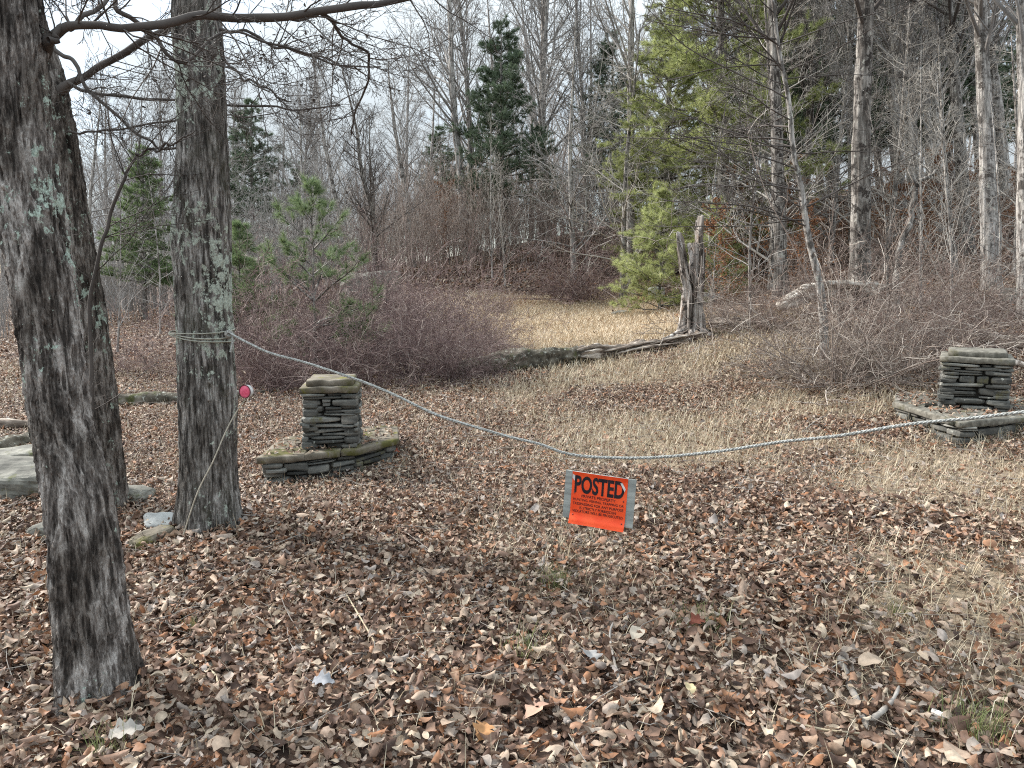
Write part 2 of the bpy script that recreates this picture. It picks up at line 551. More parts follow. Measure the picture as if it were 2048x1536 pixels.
def ground_material():
    m, t, n, L, b = base_mat('ground', .95)
    co = n.new('ShaderNodeTexCoord').outputs['Object']
    v = n.new('ShaderNodeTexVoronoi'); v.inputs['Scale'].default_value = 15
    dn = noise_node(n, L, 9, (1, 1, 1), 3, .6, co)
    ds = mixc(n, L, .12, co, dn.outputs['Color'])
    L(ds, v.inputs['Vector'])
    sep = n.new('ShaderNodeSeparateColor'); L(v.outputs['Color'], sep.inputs[0])
    leaf = ramp(n, [(0, (.03, .02, .016)), (.3, (.085, .056, .044)), (.55, (.15, .105, .082)), (.75, (.20, .12, .08)), (.9, (.26, .20, .165)), (1, (.33, .28, .24))])  # tones darkened to paint in the shade of gaps between leaves
    L(sep.outputs[0], leaf.inputs[0])
    soil = noise_node(n, L, 2.5, (1, 1, 1), 6, .6, co)
    sr = ramp(n, [(.35, (.55, .52, .50)), (.65, (1, 1, 1))])
    L(soil.outputs['Fac'], sr.inputs[0])
    c = mixc(n, L, 1.0, leaf.outputs[0], sr.outputs[0], 'MULTIPLY')
    at = n.new('ShaderNodeAttribute'); at.attribute_name = 'straw'
    gz = noise_node(n, L, 30, (1, 1, 1), 4, .6, co)
    gr = ramp(n, [(.3, (.17, .13, .09)), (.6, (.36, .29, .20))])
    L(gz.outputs['Fac'], gr.inputs[0])
    c = mixc(n, L, at.outputs['Fac'], c, gr.outputs[0])
    L(c, b.inputs['Base Color'])
    bump(n, L, b, sep.outputs[1], .6, .03)
    return m


M['ground'] = ground_material()


# ------------------------------------------------------------------ where dry grass grows
def sstep(a, b, x):
    t = np.clip((x - a) / (b - a), 0, 1)
    return t * t * (3 - 2 * t)


def meadow_w(x, y):
    n = (fbm(np.stack([x * .5, y * .5, 0 * x], 1), 3, 31) - .5) * 1.6
    cx = .95 + .02 * (y - 16)
    a = 1 - sstep(2.0, 3.2, np.abs(x - cx) + n)
    return a * sstep(12.2, 12.9, y + n * .3) * (1 - sstep(20.6, 21.6, y + n * .6))


def track_w(x, y):
    n = fbm(np.stack([x * .9, y * .9, 0 * x], 1), 3, 41)
    w = sstep(-.6, 1.4, x - .02 * y + (n - .5) * 2.2) * (1 - sstep(3.8, 5.0, x - .10 * y + .5)) * sstep(2.8, 5.2, y + x * .8) * (1 - sstep(12.5, 14, y))
    w2 = (1 - sstep(1.0, 2.2, np.abs(x - 1.5))) * sstep(7, 9, y) * (1 - sstep(12.6, 13.6, y)) * .9
    return np.clip(np.maximum(w, w2) * sstep(.40, .62, n + .08), 0, 1)


# ------------------------------------------------------------------ ground sheet
def build_ground():
    ys = np.concatenate([np.linspace(-14, 0, 18, endpoint=False), np.linspace(0, 16, 160, endpoint=False), np.linspace(16, 40, 100, endpoint=False), np.geomspace(40, 400, 46)])
    u = np.linspace(-1, 1, 241)
    xs = np.sign(u) * (np.abs(u) * 11 + np.abs(u) ** 5 * 290)
    X, Y = np.meshgrid(xs, ys, indexing='ij')
    x, y = X.ravel(), Y.ravel()
    z = hgt(x, y)
    far = np.maximum(np.abs(x) - 90, 0) + np.maximum(y - 180, 0)
    z = np.where(far > 0, np.clip(z, -3, 26), np.clip(z, -3, 40))
    nx, ny = len(xs), len(ys)
    i, j = np.meshgrid(np.arange(nx - 1), np.arange(ny - 1), indexing='ij')
    a = (i * ny + j).ravel()
    f = np.stack([a, a + ny, a + ny + 1, a + 1], 1)
    st = np.clip(meadow_w(x, y) + track_w(x, y) * .6, 0, 1)
    me = mk('ground', np.stack([x, y, z], 1), f, True, {'straw': st})
    tag(obj('ground', me, M['ground']), 'uneven woodland ground rising to a hillside', 'ground', kind='structure')


build_ground()

# ------------------------------------------------------------------ leaf litter
rs = np.random.default_rng(7)


def leaf_variants(nv, nu, nvv, rng):
    u = np.linspace(0, 1, nu)
    v = np.linspace(-1, 1, nvv)
    out = []
    for k in range(nv):
        if k % 5 < 3:       # ovate
            w = np.sin(np.pi * u ** rng.uniform(.7, 1.0)) ** .8 * rng.uniform(.20, .34)
            w[0] = w[-1] = .012
        else:               # lobed
            w = np.sin(np.pi * u ** .75) ** .6 * rng.uniform(.38, .5)
            w = w * (1 - .45 * (np.arange(nu) % 2))
            w[0] = .02; w[-1] = .015
        X = np.repeat(u[:, None], nvv, 1)
        Y = w[:, None] * v[None, :]
        c = rng.choice([-1, 1]) * rng.uniform(1.5, 7.5)
        b = rng.choice([-1, 1], p=[.35, .65]) * rng.uniform(.2, 2.6)
        Yc = np.sin(c * Y) / c
        Z = (1 - np.cos(c * Y)) / c
        tw = rng.normal(0, .5)
        Xb = np.sin(b * (X - .5)) / b
        Zb = (1 - np.cos(b * (X - .5))) / b
        Z = Z + Zb + tw * Y * (X - .5) * 2 + rng.normal(0, .012, X.shape)
        pts = np.stack([Xb, Yc, Z], -1).reshape(-1, 3)
        pts[:, 2] -= pts[:, 2].min()
        out.append(pts)
    i, j = np.meshgrid(np.arange(nu - 1), np.arange(nvv - 1), indexing='ij')
    a = (i * nvv + j).ravel()
    f = np.stack([a, a + nvv, a + nvv + 1, a + 1], 1)
    return np.array(out), f


def rots(n, rng, tilt, steep=.12):
    yaw = rng.uniform(0, 2 * np.pi, n)
    ta = rng.normal(0, tilt, n)
    ta = np.where(rng.random(n) < steep, rng.uniform(.6, 1.4, n), ta)
    td = rng.uniform(0, 2 * np.pi, n)
    c, s = np.cos(yaw), np.sin(yaw)
    Rz = np.zeros((n, 3, 3)); Rz[:, 0, 0] = c; Rz[:, 0, 1] = -s; Rz[:, 1, 0] = s; Rz[:, 1, 1] = c; Rz[:, 2, 2] = 1
    ax = np.stack([np.cos(td), np.sin(td), 0 * td], 1)
    K = np.zeros((n, 3, 3))
    K[:, 0, 2] = ax[:, 1]; K[:, 1, 2] = -ax[:, 0]; K[:, 2, 0] = -ax[:, 1]; K[:, 2, 1] = ax[:, 0]
    R = np.eye(3)[None] + np.sin(ta)[:, None, None] * K + (1 - np.cos(ta))[:, None, None] * (K @ K)
    return R @ Rz


def scatter(var, f, pos, size, rng, tilt=.36, steep=.18):
    n = len(pos)
    k = rng.integers(0, len(var), n)
    R = rots(n, rng, tilt, steep)
    V = np.einsum('nij,npj->npi', R, var[k] * size[:, None, None]) + pos[:, None, :]
    m = var.shape[1]
    Fc = (f[None] + (np.arange(n) * m)[:, None, None]).reshape(-1, f.shape[1])
    return V.reshape(-1, 3), Fc


def area_pts(y0, y1, dens, rng, margin=1.5, k=.72):
    """random points in the view's trapezoid"""
    w1 = k * y1 + margin
    n = int(dens * 2 * w1 * (y1 - y0))
    x = rng.uniform(-w1, w1, n); y = rng.uniform(y0, y1, n)
    ok = np.abs(x) < k * y + margin
    return x[ok], y[ok]


PILLARS = []       # filled with (polygon, top) of the two plinths for clearing leaves


def inside(poly, x, y):
    c = np.zeros(len(x), bool)
    j = len(poly) - 1
    for i in range(len(poly)):
        xi, yi = poly[i]; xj, yj = poly[j]
        hit_ = ((yi > y) != (yj > y)) & (x < (xj - xi) * (y - yi) / (yj - yi + 1e-12) + xi)
        c ^= hit_
        j = i
    return c


PLINTH_L = [(-1.95, 5.70), (-1.64, 5.80), (-1.30, 6.02), (-1.03, 6.42), (-1.12, 6.95), (-1.75, 6.85), (-2.02, 6.35)]
PLINTH_R = [(3.78, 6.18), (4.87, 6.55), (5.42, 6.95), (5.02, 7.9), (4.06, 7.75), (3.76, 7.2)]


def build_litter():
    big, fb = leaf_variants(60, 6, 4, rs)
    small, fs_ = leaf_variants(40, 4, 3, rs)
    mb = MB()
    for (y0, y1, d, var, f, lo, hi, lay) in ((1.7, 5.0, 2700, big, fb, .028, .076, .065), (5.0, 9.0, 2500, small, fs_, .026, .066, .055), (9.0, 14.0, 1300, small, fs_, .032, .075, .05),
                                             (14.0, 22.0, 260, small, fs_, .055, .11, .05), (22, 40, 240, small, fs_, .09, .16, .06)):
        x, y = area_pts(y0, y1, d, rs)
        keep = rs.random(len(x)) > np.maximum(track_w(x, y) * .72, meadow_w(x, y) * .93)
        for poly in (PLINTH_L, PLINTH_R):
            keep &= ~inside(poly, x, y)
        x, y = x[keep], y[keep]
        n = len(x)
        z = hgt(x, y) + rs.uniform(-.006, lay, n)
        size = rs.uniform(lo, hi, n) * rs.choice([.55, .8, 1, 1.45], n, p=[.29, .37, .28, .06])
        V, Fc = scatter(var, f, np.stack([x, y, z], 1), size, rs)
        mb.add(V, Fc)
    # leaves lying on the two plinths
    for poly, zt in ((PLINTH_L, .235), (PLINTH_R, .43), (PLINTH_R, .432)):
        A = np.array(poly)
        x = rs.uniform(A[:, 0].min(), A[:, 0].max(), 560); y = rs.uniform(A[:, 1].min(), A[:, 1].max(), 560)
        k = inside(poly, x, y) & (rs.random(560) < .8)
        x, y = x[k], y[k]
        V, Fc = scatter(small, fs_, np.stack([x, y, np.full(len(x), zt)], 1), rs.uniform(.03, .07, len(x)), rs, .2, .05)
        mb.add(V, Fc)
    tag(obj('fallen_leaves', mb.mesh('fallen_leaves'), M['litter']), 'layer of curled brown fallen leaves covering the ground', 'leaf litter', kind='stuff')


build_litter()


# ------------------------------------------------------------------ grass
def blades(x, y, z, length, width, lean, rng):
    n = len(x)
    a = rng.uniform(0, 2 * np.pi, n)
    d = np.stack([np.cos(a), np.sin(a), 0 * a], 1)
    s = np.stack([-np.sin(a), np.cos(a), 0 * a], 1) * (width / 2)[:, None]
    base = np.stack([x, y, z], 1)
    l1 = lean * rng.uniform(.4, .9, n); l2 = lean * rng.uniform(.9, 1.5, n)
    q1 = base + (d * np.sin(l1)[:, None] + np.array([0, 0, 1.]) * np.cos(l1)[:, None]) * (length * .5)[:, None]
    q2 = q1 + (d * np.sin(l2)[:, None] + np.array([0, 0, 1.]) * np.cos(l2)[:, None]) * (length * .5)[:, None]
    V = np.stack([base - s, base + s, q1 - s * .8, q1 + s * .8, q2], 1).reshape(-1, 3)
    o = (np.arange(n) * 5)[:, None]
    return V, o + np.array([[0, 1, 3, 2]]), o + np.array([[2, 3, 4]])


def build_grass():
    mb = MB()
    for (y0, y1, d, l0, l1, w) in ((2.0, 6, 1300, .05, .17, .0028), (6, 10, 1200, .06, .18, .004), (10, 14, 800, .07, .2, .006)):
        x, y = area_pts(y0, y1, d, rs)
        pw = track_w(x, y)
        k = rs.random(len(x)) < pw * .95 + .10 + .12 * sstep(.45, .7, fbm(np.stack([x * 1.3, y * 1.3, 0 * x], 1), 2, 77))
        x, y = x[k], y[k]
        n = len(x)
        V, q, t = blades(x, y, hgt(x, y) + rs.uniform(0, .03, n), rs.uniform(l0, l1, n), np.full(n, w) * rs.uniform(.7, 1.4, n), rs.uniform(.4, 1.5, n), rs)
        mb.add(V, q, t)
    tag(obj('dry_grass', mb.mesh('dry_grass'), M['straw']), 'thin dry straw grass tangled through the leaves on the track', 'grass', kind='stuff')
    mb = MB()
    x = rs.uniform(-3, 6, 150000); y = rs.uniform(12.5, 22, 150000)
    k = rs.random(len(x)) < meadow_w(x, y)
    x, y = x[k], y[k]
    n = len(x)
    V, q, t = blades(x, y, hgt(x, y) - .01, rs.uniform(.05, .17, n), rs.uniform(.005, .010, n), rs.uniform(.4, 1.5, n), rs)
    mb.add(V, q, t)
    tag(obj('meadow_grass', mb.mesh('meadow_grass'), M['meadow']), 'golden dry grass of the small clearing behind the fallen log', 'grass', kind='stuff')


build_grass()


def twig_litter():
    lines = []
    g = np.random.default_rng(21)
    x, y = area_pts(2.0, 12.0, 15, g)
    for X, Y in zip(x, y):
        a = g.uniform(0, 6.28); ln = g.uniform(.06, .38); n = 5
        px_ = X + np.cos(a) * np.linspace(0, ln, n) + g.normal(0, .008, n)
        py_ = Y + np.sin(a) * np.linspace(0, ln, n) + g.normal(0, .008, n)
        z = hgt(px_, py_) + .05 + np.linspace(0, g.uniform(-.01, .05), n)
        r = g.uniform(.0012, .0035)
        lines.append((np.stack([px_, py_, z], 1), np.linspace(r, r * .5, n)))
    mb = MB(); tubes(mb, lines, 4)
    tag(obj('twig_litter', mb.mesh('twig_litter'), M['stick']), 'thin broken twigs scattered over the leaf litter', 'twig litter', kind='stuff')


twig_litter()


# ------------------------------------------------------------------ plant growing
def rot_about(d, ang, rng):
    """unit vector at angle ang from d, random around it"""
    ref = (0, 0, 1) if abs(d[2]) < .9 else (1, 0, 0)
    ux = d[1] * ref[2] - d[2] * ref[1]; uy = d[2] * ref[0] - d[0] * ref[2]; uz = d[0] * ref[1] - d[1] * ref[0]
    l = math.sqrt(ux * ux + uy * uy + uz * uz)
    ux, uy, uz = ux / l, uy / l, uz / l
    wx = d[1] * uz - d[2] * uy; wy = d[2] * ux - d[0] * uz; wz = d[0] * uy - d[1] * ux
    a = rng.uniform(0, 2 * math.pi)
    ca, sa = math.cos(a), math.sin(a)
    c, s = math.cos(ang), math.sin(ang)
    return (d[0] * c + (ux * ca + wx * sa) * s, d[1] * c + (uy * ca + wy * sa) * s, d[2] * c + (uz * ca + wz * sa) * s)


def grow(rng, p, d, Ln, r, lvl, out, cfg):
    n = cfg['n'][lvl]
    step = Ln / (n - 1)
    wob, up, rmin = cfg['wob'][lvl], cfg['up'][lvl], cfg['rmin']
    pts, rad, dirs = [p], [r], [d]
    tend = cfg.get('tip', [.3, .15, .2, .3])[lvl]
    for i in range(1, n):
        x = d[0] + rng.gauss(0, wob); y = d[1] + rng.gauss(0, wob); z = d[2] + rng.gauss(0, wob) + up
        l = math.sqrt(x * x + y * y + z * z)
        d = (x / l, y / l, z / l)
        p = (p[0] + d[0] * step, p[1] + d[1] * step, p[2] + d[2] * step)
        pts.append(p); dirs.append(d)
        rad.append(max(r * (1 - (1 - tend) * i / (n - 1)), rmin))
    out[lvl].append((pts, rad))
    if lvl + 1 < len(cfg['n']):
        k = cfg['kids'][lvl]
        k = max(1, int(round(k * rng.uniform(.7, 1.3) * (min(1, Ln / cfg['ref'][lvl]) if 'ref' in cfg else 1))))
        t0, t1 = cfg['t0'][lvl], cfg.get('t1', [1, 1, 1, 1])[lvl]
        for j in range(k):
            t = t0 + (t1 - t0) * (j + rng.random()) / k
            f = t * (n - 1)
            i = min(int(f), n - 2); f -= i
            q = tuple(pts[i][c] * (1 - f) + pts[i + 1][c] * f for c in range(3))
            a = math.radians(rng.uniform(*cfg['ang'][lvl]))
            dc = rot_about(dirs[i + 1], a, rng)
            prof = cfg['prof'](t) if lvl == 0 and 'prof' in cfg else (1 - .55 * t)
            Lc = Ln * cfg['ratio'][lvl] * prof * rng.uniform(.65, 1.25)
            rc = max((rad[i] * (1 - f) + rad[i + 1] * f) * cfg['rr'][lvl] * rng.uniform(.7, 1.1), rmin)
            grow(rng, q, dc, Lc, rc, lvl + 1, out, cfg)


def tree_meshes(name, seed, cfg, H, r0, sides=(22, 5, 4, 3)):
    rng = random.Random(seed)
    out = [[] for _ in cfg['n']]
    grow(rng, (0, 0, -.15), (0, 0, 1), H, r0, 0, out, cfg)
    # trunk: rough, with a flared foot
    p, r = out[0][0]
    A = smooth_path(np.hstack([np.array(p), np.array(r)[:, None]]), 200)
    s = A[:, 2]
    ns = sides[0]
    a = np.arange(ns) * 2 * np.pi / ns
    rad = A[:, 3][:, None] * (1 + .55 * np.exp(-np.clip(s + .1, 0, 9) / .22)[:, None] * (1 + .35 * np.cos(a * 4 + seed))[None])
    q = np.stack([np.broadcast_to(np.cos(a) * 2, rad.shape), np.broadcast_to(np.sin(a) * 2, rad.shape), np.broadcast_to(s[:, None] * 1.6, rad.shape)], -1).reshape(-1, 3) + seed * 3.1
    rad = rad * (.78 + .44 * fbm(q * 1.7, 4, seed).reshape(rad.shape))
    V = np.stack([A[:, 0:1] + rad * np.cos(a), A[:, 1:2] + rad * np.sin(a), np.broadcast_to(s[:, None], rad.shape)], -1).reshape(-1, 3)
    i, j = np.meshgrid(np.arange(199), np.arange(ns), indexing='ij')
    j2 = (j + 1) % ns
    f = np.stack([i * ns + j, i * ns + j2, (i + 1) * ns + j2, (i + 1) * ns + j], -1).reshape(-1, 4)
    trunk = mk(name + '_trunk', V, f)
    mb = MB()
    for lv in range(1, len(out)):
        tubes(mb, out[lv], sides[lv])
    crown = mb.mesh(name + '_crown')
    return trunk, crown, out


def add_leaves(out, lvls, rng, n, smin, smax):
    """retained dead leaves hanging on twigs: returns (V, quads)"""
    cand = [l for lv in lvls for l in out[lv]]
    var, f = leaf_variants(20, 4, 3, rng)
    k = rng.integers(0, len(cand), n)
    pos = []
    for i in k:
        pts = cand[i][0]
        a = rng.integers(0, len(pts))
        pos.append(pts[a])
    pos = np.array(pos) + rng.normal(0, .015, (n, 3))
    pos[:, 2] -= .03
    return scatter(var, f, pos, rng.uniform(smin, smax, n), rng, .6, .6)


ascend = dict(n=[14, 8, 5, 4], wob=[.025, .09, .14, .16], up=[.02, .06, .05, .03], rmin=.0045, kids=[36, 12, 8], t0=[.2, .2, .15], ang=[(28, 58), (25, 55), (25, 60)],
              ratio=[.36, .40, .42], rr=[.42, .55, .6], tip=[.15, .2, .3, .5], prof=lambda t: 1.05 - .75 * t)
PROTO = {}
for nm, sd_, kw in (('tallA', 11, {}), ('tallB', 23, dict(t0=[.35, .2, .15], kids=[30, 12, 8])), ('tallC', 37, dict(wob=[.06, .12, .16, .18], kids=[30, 12, 8])),
                    ('tallD', 51, dict(ang=[(18, 40), (25, 50), (25, 60)], ratio=[.45, .4, .42]))):
    c = dict(ascend); c.update(kw)
    t_, c_, o_ = tree_meshes('bare_' + nm, sd_, c, 12.0, .15)
    PROTO[nm] = (t_, c_, 12.0, .15)
c = dict(ascend); c.update(n=[12, 7, 5, 4], kids=[44, 9, 5], t0=[.10, .15, .15], ang=[(45, 80), (30, 60), (30, 60)], ratio=[.42, .42, .42], up=[.01, .015, .02, .02], rmin=.0032, rr=[.38, .55, .6])
t_, c_, o_ = tree_meshes('spread', 5, c, 7.0, .09)
PROTO['spread'] = (t_, c_, 7.0, .09)
c = dict(c); c.update(n=[12, 7, 4], kids=[24, 7], rmin=.0035, ratio=[.34, .4])
t_, c_, o_ = tree_meshes('sapA', 77, c, 5.0, .035, (8, 4, 3))
PROTO['sapA'] = (t_, c_, 5.0, .035)
c.update(ang=[(25, 45), (25, 50)])
t_, c_, o_ = tree_meshes('sapB', 78, c, 5.0, .032, (8, 4, 3))
PROTO['sapB'] = (t_, c_, 5.0, .032)
# beech-like sapling that keeps dead leaves
c = dict(c); c.update(n=[12, 7, 4], kids=[34, 9], ang=[(50, 80), (30, 55)], ratio=[.40, .42])
t_, c_, o_ = tree_meshes('leafy', 91, c, 4.5, .035, (8, 4, 3))
V_, F_ = add_leaves(o_, [1, 2], np.random.default_rng(3), 2600, .07, .14)
PROTO['leafy'] = (t_, c_, 4.5, .035, mk('leafy_leaves', V_, F_))


# ------------------------------------------------------------------ pines
def pine_meshes(name, seed, H, r0, z0, spread, whorl, nb, nlen, nwid, tuft, needles, dens=1.0, rise=.15, top=.15):
    rng = random.Random(seed)
    g = np.random.default_rng(seed)
    tr = [(0, 0, -.2 + (H + .2) * t) for t in np.linspace(0, 1, 24)]
    wob = [(rng.gauss(0, .02 * r0 * 6), rng.gauss(0, .02 * r0 * 6)) for _ in tr]
    tr = [(p[0] + w[0], p[1] + w[1], p[2]) for p, w in zip(tr, wob)]
    rad = [max(r0 * (1 - .93 * t), .006) for t in np.linspace(0, 1, 24)]
    mbt = MB(); tubes(mbt, [(tr, rad)], 9)
    lines, tips = [], []
    z = z0
    while z < H:
        t = (z - z0) / (H - z0)
        for b in range(nb + rng.randint(-1, 1)):
            a = rng.uniform(0, 2 * math.pi)
            ln = spread * ((1 - t) ** .8 * (.55 + .45 * min(1, t * 5 + .35)) + top * .25) * rng.uniform(.55, 1.2)
            el = rise + .5 * t + rng.gauss(0, .1)
            d = (math.cos(a) * math.cos(el), math.sin(a) * math.cos(el), math.sin(el))
            p = (0, 0, z + rng.gauss(0, .05))
            n = 7
            pts, rr = [p], [max(.02 * ln, .006)]
            for i in range(1, n):
                d = nrm(np.array(d) + g.normal(0, .07, 3) + np.array([0, 0, .03 if i > 3 else -.03]))
                p = tuple(np.array(p) + d * ln / (n - 1))
                pts.append(p); rr.append(max(rr[0] * (1 - .85 * i / (n - 1)), .003))
            lines.append((pts, rr))
            ns = max(4, int(ln * 9 * dens))
            for k in range(ns):
                f = rng.uniform(.25, 1.0)
                i = min(int(f * (n - 1)), n - 2)
                q = np.array(pts[i]) + (np.array(pts[i + 1]) - np.array(pts[i])) * (f * (n - 1) - i)
                dd = nrm(np.array(pts[i + 1]) - np.array(pts[i]))
                sd2 = nrm(dd * .7 + g.normal(0, .55, 3) * np.array([1, 1, .45]) + np.array([0, 0, .15]))
                sl_ = min(.45, .1 + .28 * ln * (1 - f * .6)) * rng.uniform(.6, 1.2)
                e = q + sd2 * sl_
                lines.append(([tuple(q), tuple((q + e) / 2), tuple(e)], [.004, .0035, .003]))
                for m in range(tuft):
                    w = rng.uniform(.35, 1.05)
                    tips.append((q + sd2 * sl_ * w, sd2))
            tips.append((np.array(pts[-1]), nrm(np.array(d))))
        z += whorl * rng.uniform(.75, 1.25)
    tubes(mbt, lines, 3)
    B = np.array([t[0] for t in tips]); D = np.array([t[1] for t in tips])
    B = np.repeat(B, needles, 0); D = np.repeat(D, needles, 0)
    n = len(B)
    dv = nrm(D + g.normal(0, .55, (n, 3)))
    ln = nlen * g.uniform(.7, 1.2, n)[:, None]
    sdv = nrm(np.cross(dv, g.normal(0, 1, (n, 3)))) * (nwid / 2)
    V = np.stack([B - sdv, B + sdv, B + dv * ln], 1).reshape(-1, 3)
    f = (np.arange(n) * 3)[:, None] + np.array([[0, 1, 2]])
    return mbt.mesh(name + '_trunk'), mk(name + '_crown', V, f), H, r0


PROTO['pineTall'] = pine_meshes('pine_tall', 3, 9.0, .14, 2.0, 2.5, .40, 7, .16, .012, 8, 9, 1.5)
PROTO['pineBig'] = pine_meshes('pine_big', 8, 12.0, .2, 1.2, 3.0, .62, 8, .15, .009, 9, 11, 1.6, .05)
PROTO['pineYoung'] = pine_meshes('pine_young', 15, 2.6, .03, .35, 1.15, .36, 5, .12, .0042, 5, 16, 1.3, .42)
PROTO['pineBush'] = pine_meshes('pine_bush', 19, 3.2, .05, .1, 1.5, .28, 7, .14, .0065, 6, 13, 1.5, .2)


# ------------------------------------------------------------------ shrubs and thickets
def shrub_mesh(name, seed, nst, Hh, spread, droop, cfg):
    rng = random.Random(seed)
    out = [[] for _ in cfg['n']]
    for k in range(nst):
        a = rng.uniform(0, 2 * math.pi)
        rr = rng.uniform(0, .25) * spread
        tilt = rng.uniform(.05, 1.0) * (math.pi / 2) * .85
        d = (math.cos(a) * math.sin(tilt), math.sin(a) * math.sin(tilt), math.cos(tilt))
        cfg['up'][0] = -droop * rng.uniform(.3, 1.3)
        grow(rng, (math.cos(a) * rr, math.sin(a) * rr, -.03), d, Hh * (rng.uniform(.3, 1.1) if rng.random() < .8 else rng.uniform(1.1, 1.55)), rng.choice([.0028, .0035, .0045, .008]), 0, out, cfg)
    mb = MB()
    for lv in out:
        for (p, r) in lv:
            for i in range(len(p)):
                if p[i][2] < .02:
                    p[i] = (p[i][0], p[i][1], .02 + rng.random() * .03)
        tubes(mb, lv, 3)
    return mb.mesh(name)


scfg = dict(n=[9, 6, 4], wob=[.10, .18, .22], up=[0, 0, .01], rmin=.0025, kids=[8, 4], t0=[.15, .1], ang=[(30, 70), (35, 75)], ratio=[.40, .45], rr=[.6, .7], tip=[.35, .5, .7])
SH = [shrub_mesh('shrub_a', 1, 60, 1.75, .9, .10, scfg), shrub_mesh('shrub_b', 2, 60, 1.6, 1.2, .14, scfg), shrub_mesh('shrub_c', 4, 50, 1.7, .8, .05, scfg)]


def thicket_mesh(name, seed, nst, Hh, spread, kids=(10, 4)):
    rng = random.Random(seed)
    cfg = dict(n=[8, 5, 4], wob=[.05, .12, .16], up=[.04, .05, .03], rmin=.0028, kids=list(kids), t0=[.2, .15], ang=[(22, 50), (25, 55)], ratio=[.30, .42], rr=[.55, .65], tip=[.3, .5, .7])
    out = [[] for _ in cfg['n']]
    for k in range(nst):
        a = rng.uniform(0, 2 * math.pi); rr = math.sqrt(rng.random()) * spread
        d = nrm(np.array([rng.gauss(0, .14), rng.gauss(0, .14), 1]))
        grow(rng, (math.cos(a) * rr, math.sin(a) * rr, -.05), tuple(d), Hh * rng.uniform(.55, 1.2), rng.uniform(.005, .011), 0, out, cfg)
    mb = MB()
    for lv in out: tubes(mb, lv, 3)
    return mb.mesh(name)


TH = [thicket_mesh('thicket_a', 1, 60, 2.6, 1.3), thicket_mesh('thicket_b', 2, 60, 3.0, 1.4)]


def with_mat(me, mat):
    c = me.copy()
    c.materials.clear()
    c.materials.append(mat)
    return c


_cache = {}


def mesh_mat(me, mat):
    k = (me.name, mat.name)
    if k not in _cache: _cache[k] = with_mat(me, mat)
    return _cache[k]


prng = random.Random(99)


def place_tree(proto, px, Y, tpx, tpy, wpx, bark, twig, label, name='bare_tree', cat='tree', group=None, leaf=None):
    pr = PROTO[proto]
    b = ground(px, Y)
    D = Y * CP + (CZ - b.z) * SP
    top = P(tpx, tpy, Y)
    v = top - b
    sz = v.length / pr[2]
    sr = (wpx / 2 / F * D) / pr[3] if wpx else sz
    root = thing(name, label, cat, b, group)
    q = Vector((0, 0, 1)).rotation_difference(v.normalized()) @ Quaternion((0, 0, 1), prng.uniform(0, 6.28))
    root.rotation_euler = q.to_euler()
    root.scale = (sr, sr, sz) if wpx else (sz, sz, sz)
    obj('trunk', mesh_mat(pr[0], M[bark]), None, root)
    o2 = obj('crown', mesh_mat(pr[1], M[twig]), None, root)
    if wpx and sr > sz * 1.15:
        o2.scale = (sz / sr * 1.1, sz / sr * 1.1, 1)
    if len(pr) > 4:
        obj('dead_leaves', mesh_mat(pr[4], M[leaf or 'oak_leaf']), None, root)
    return root


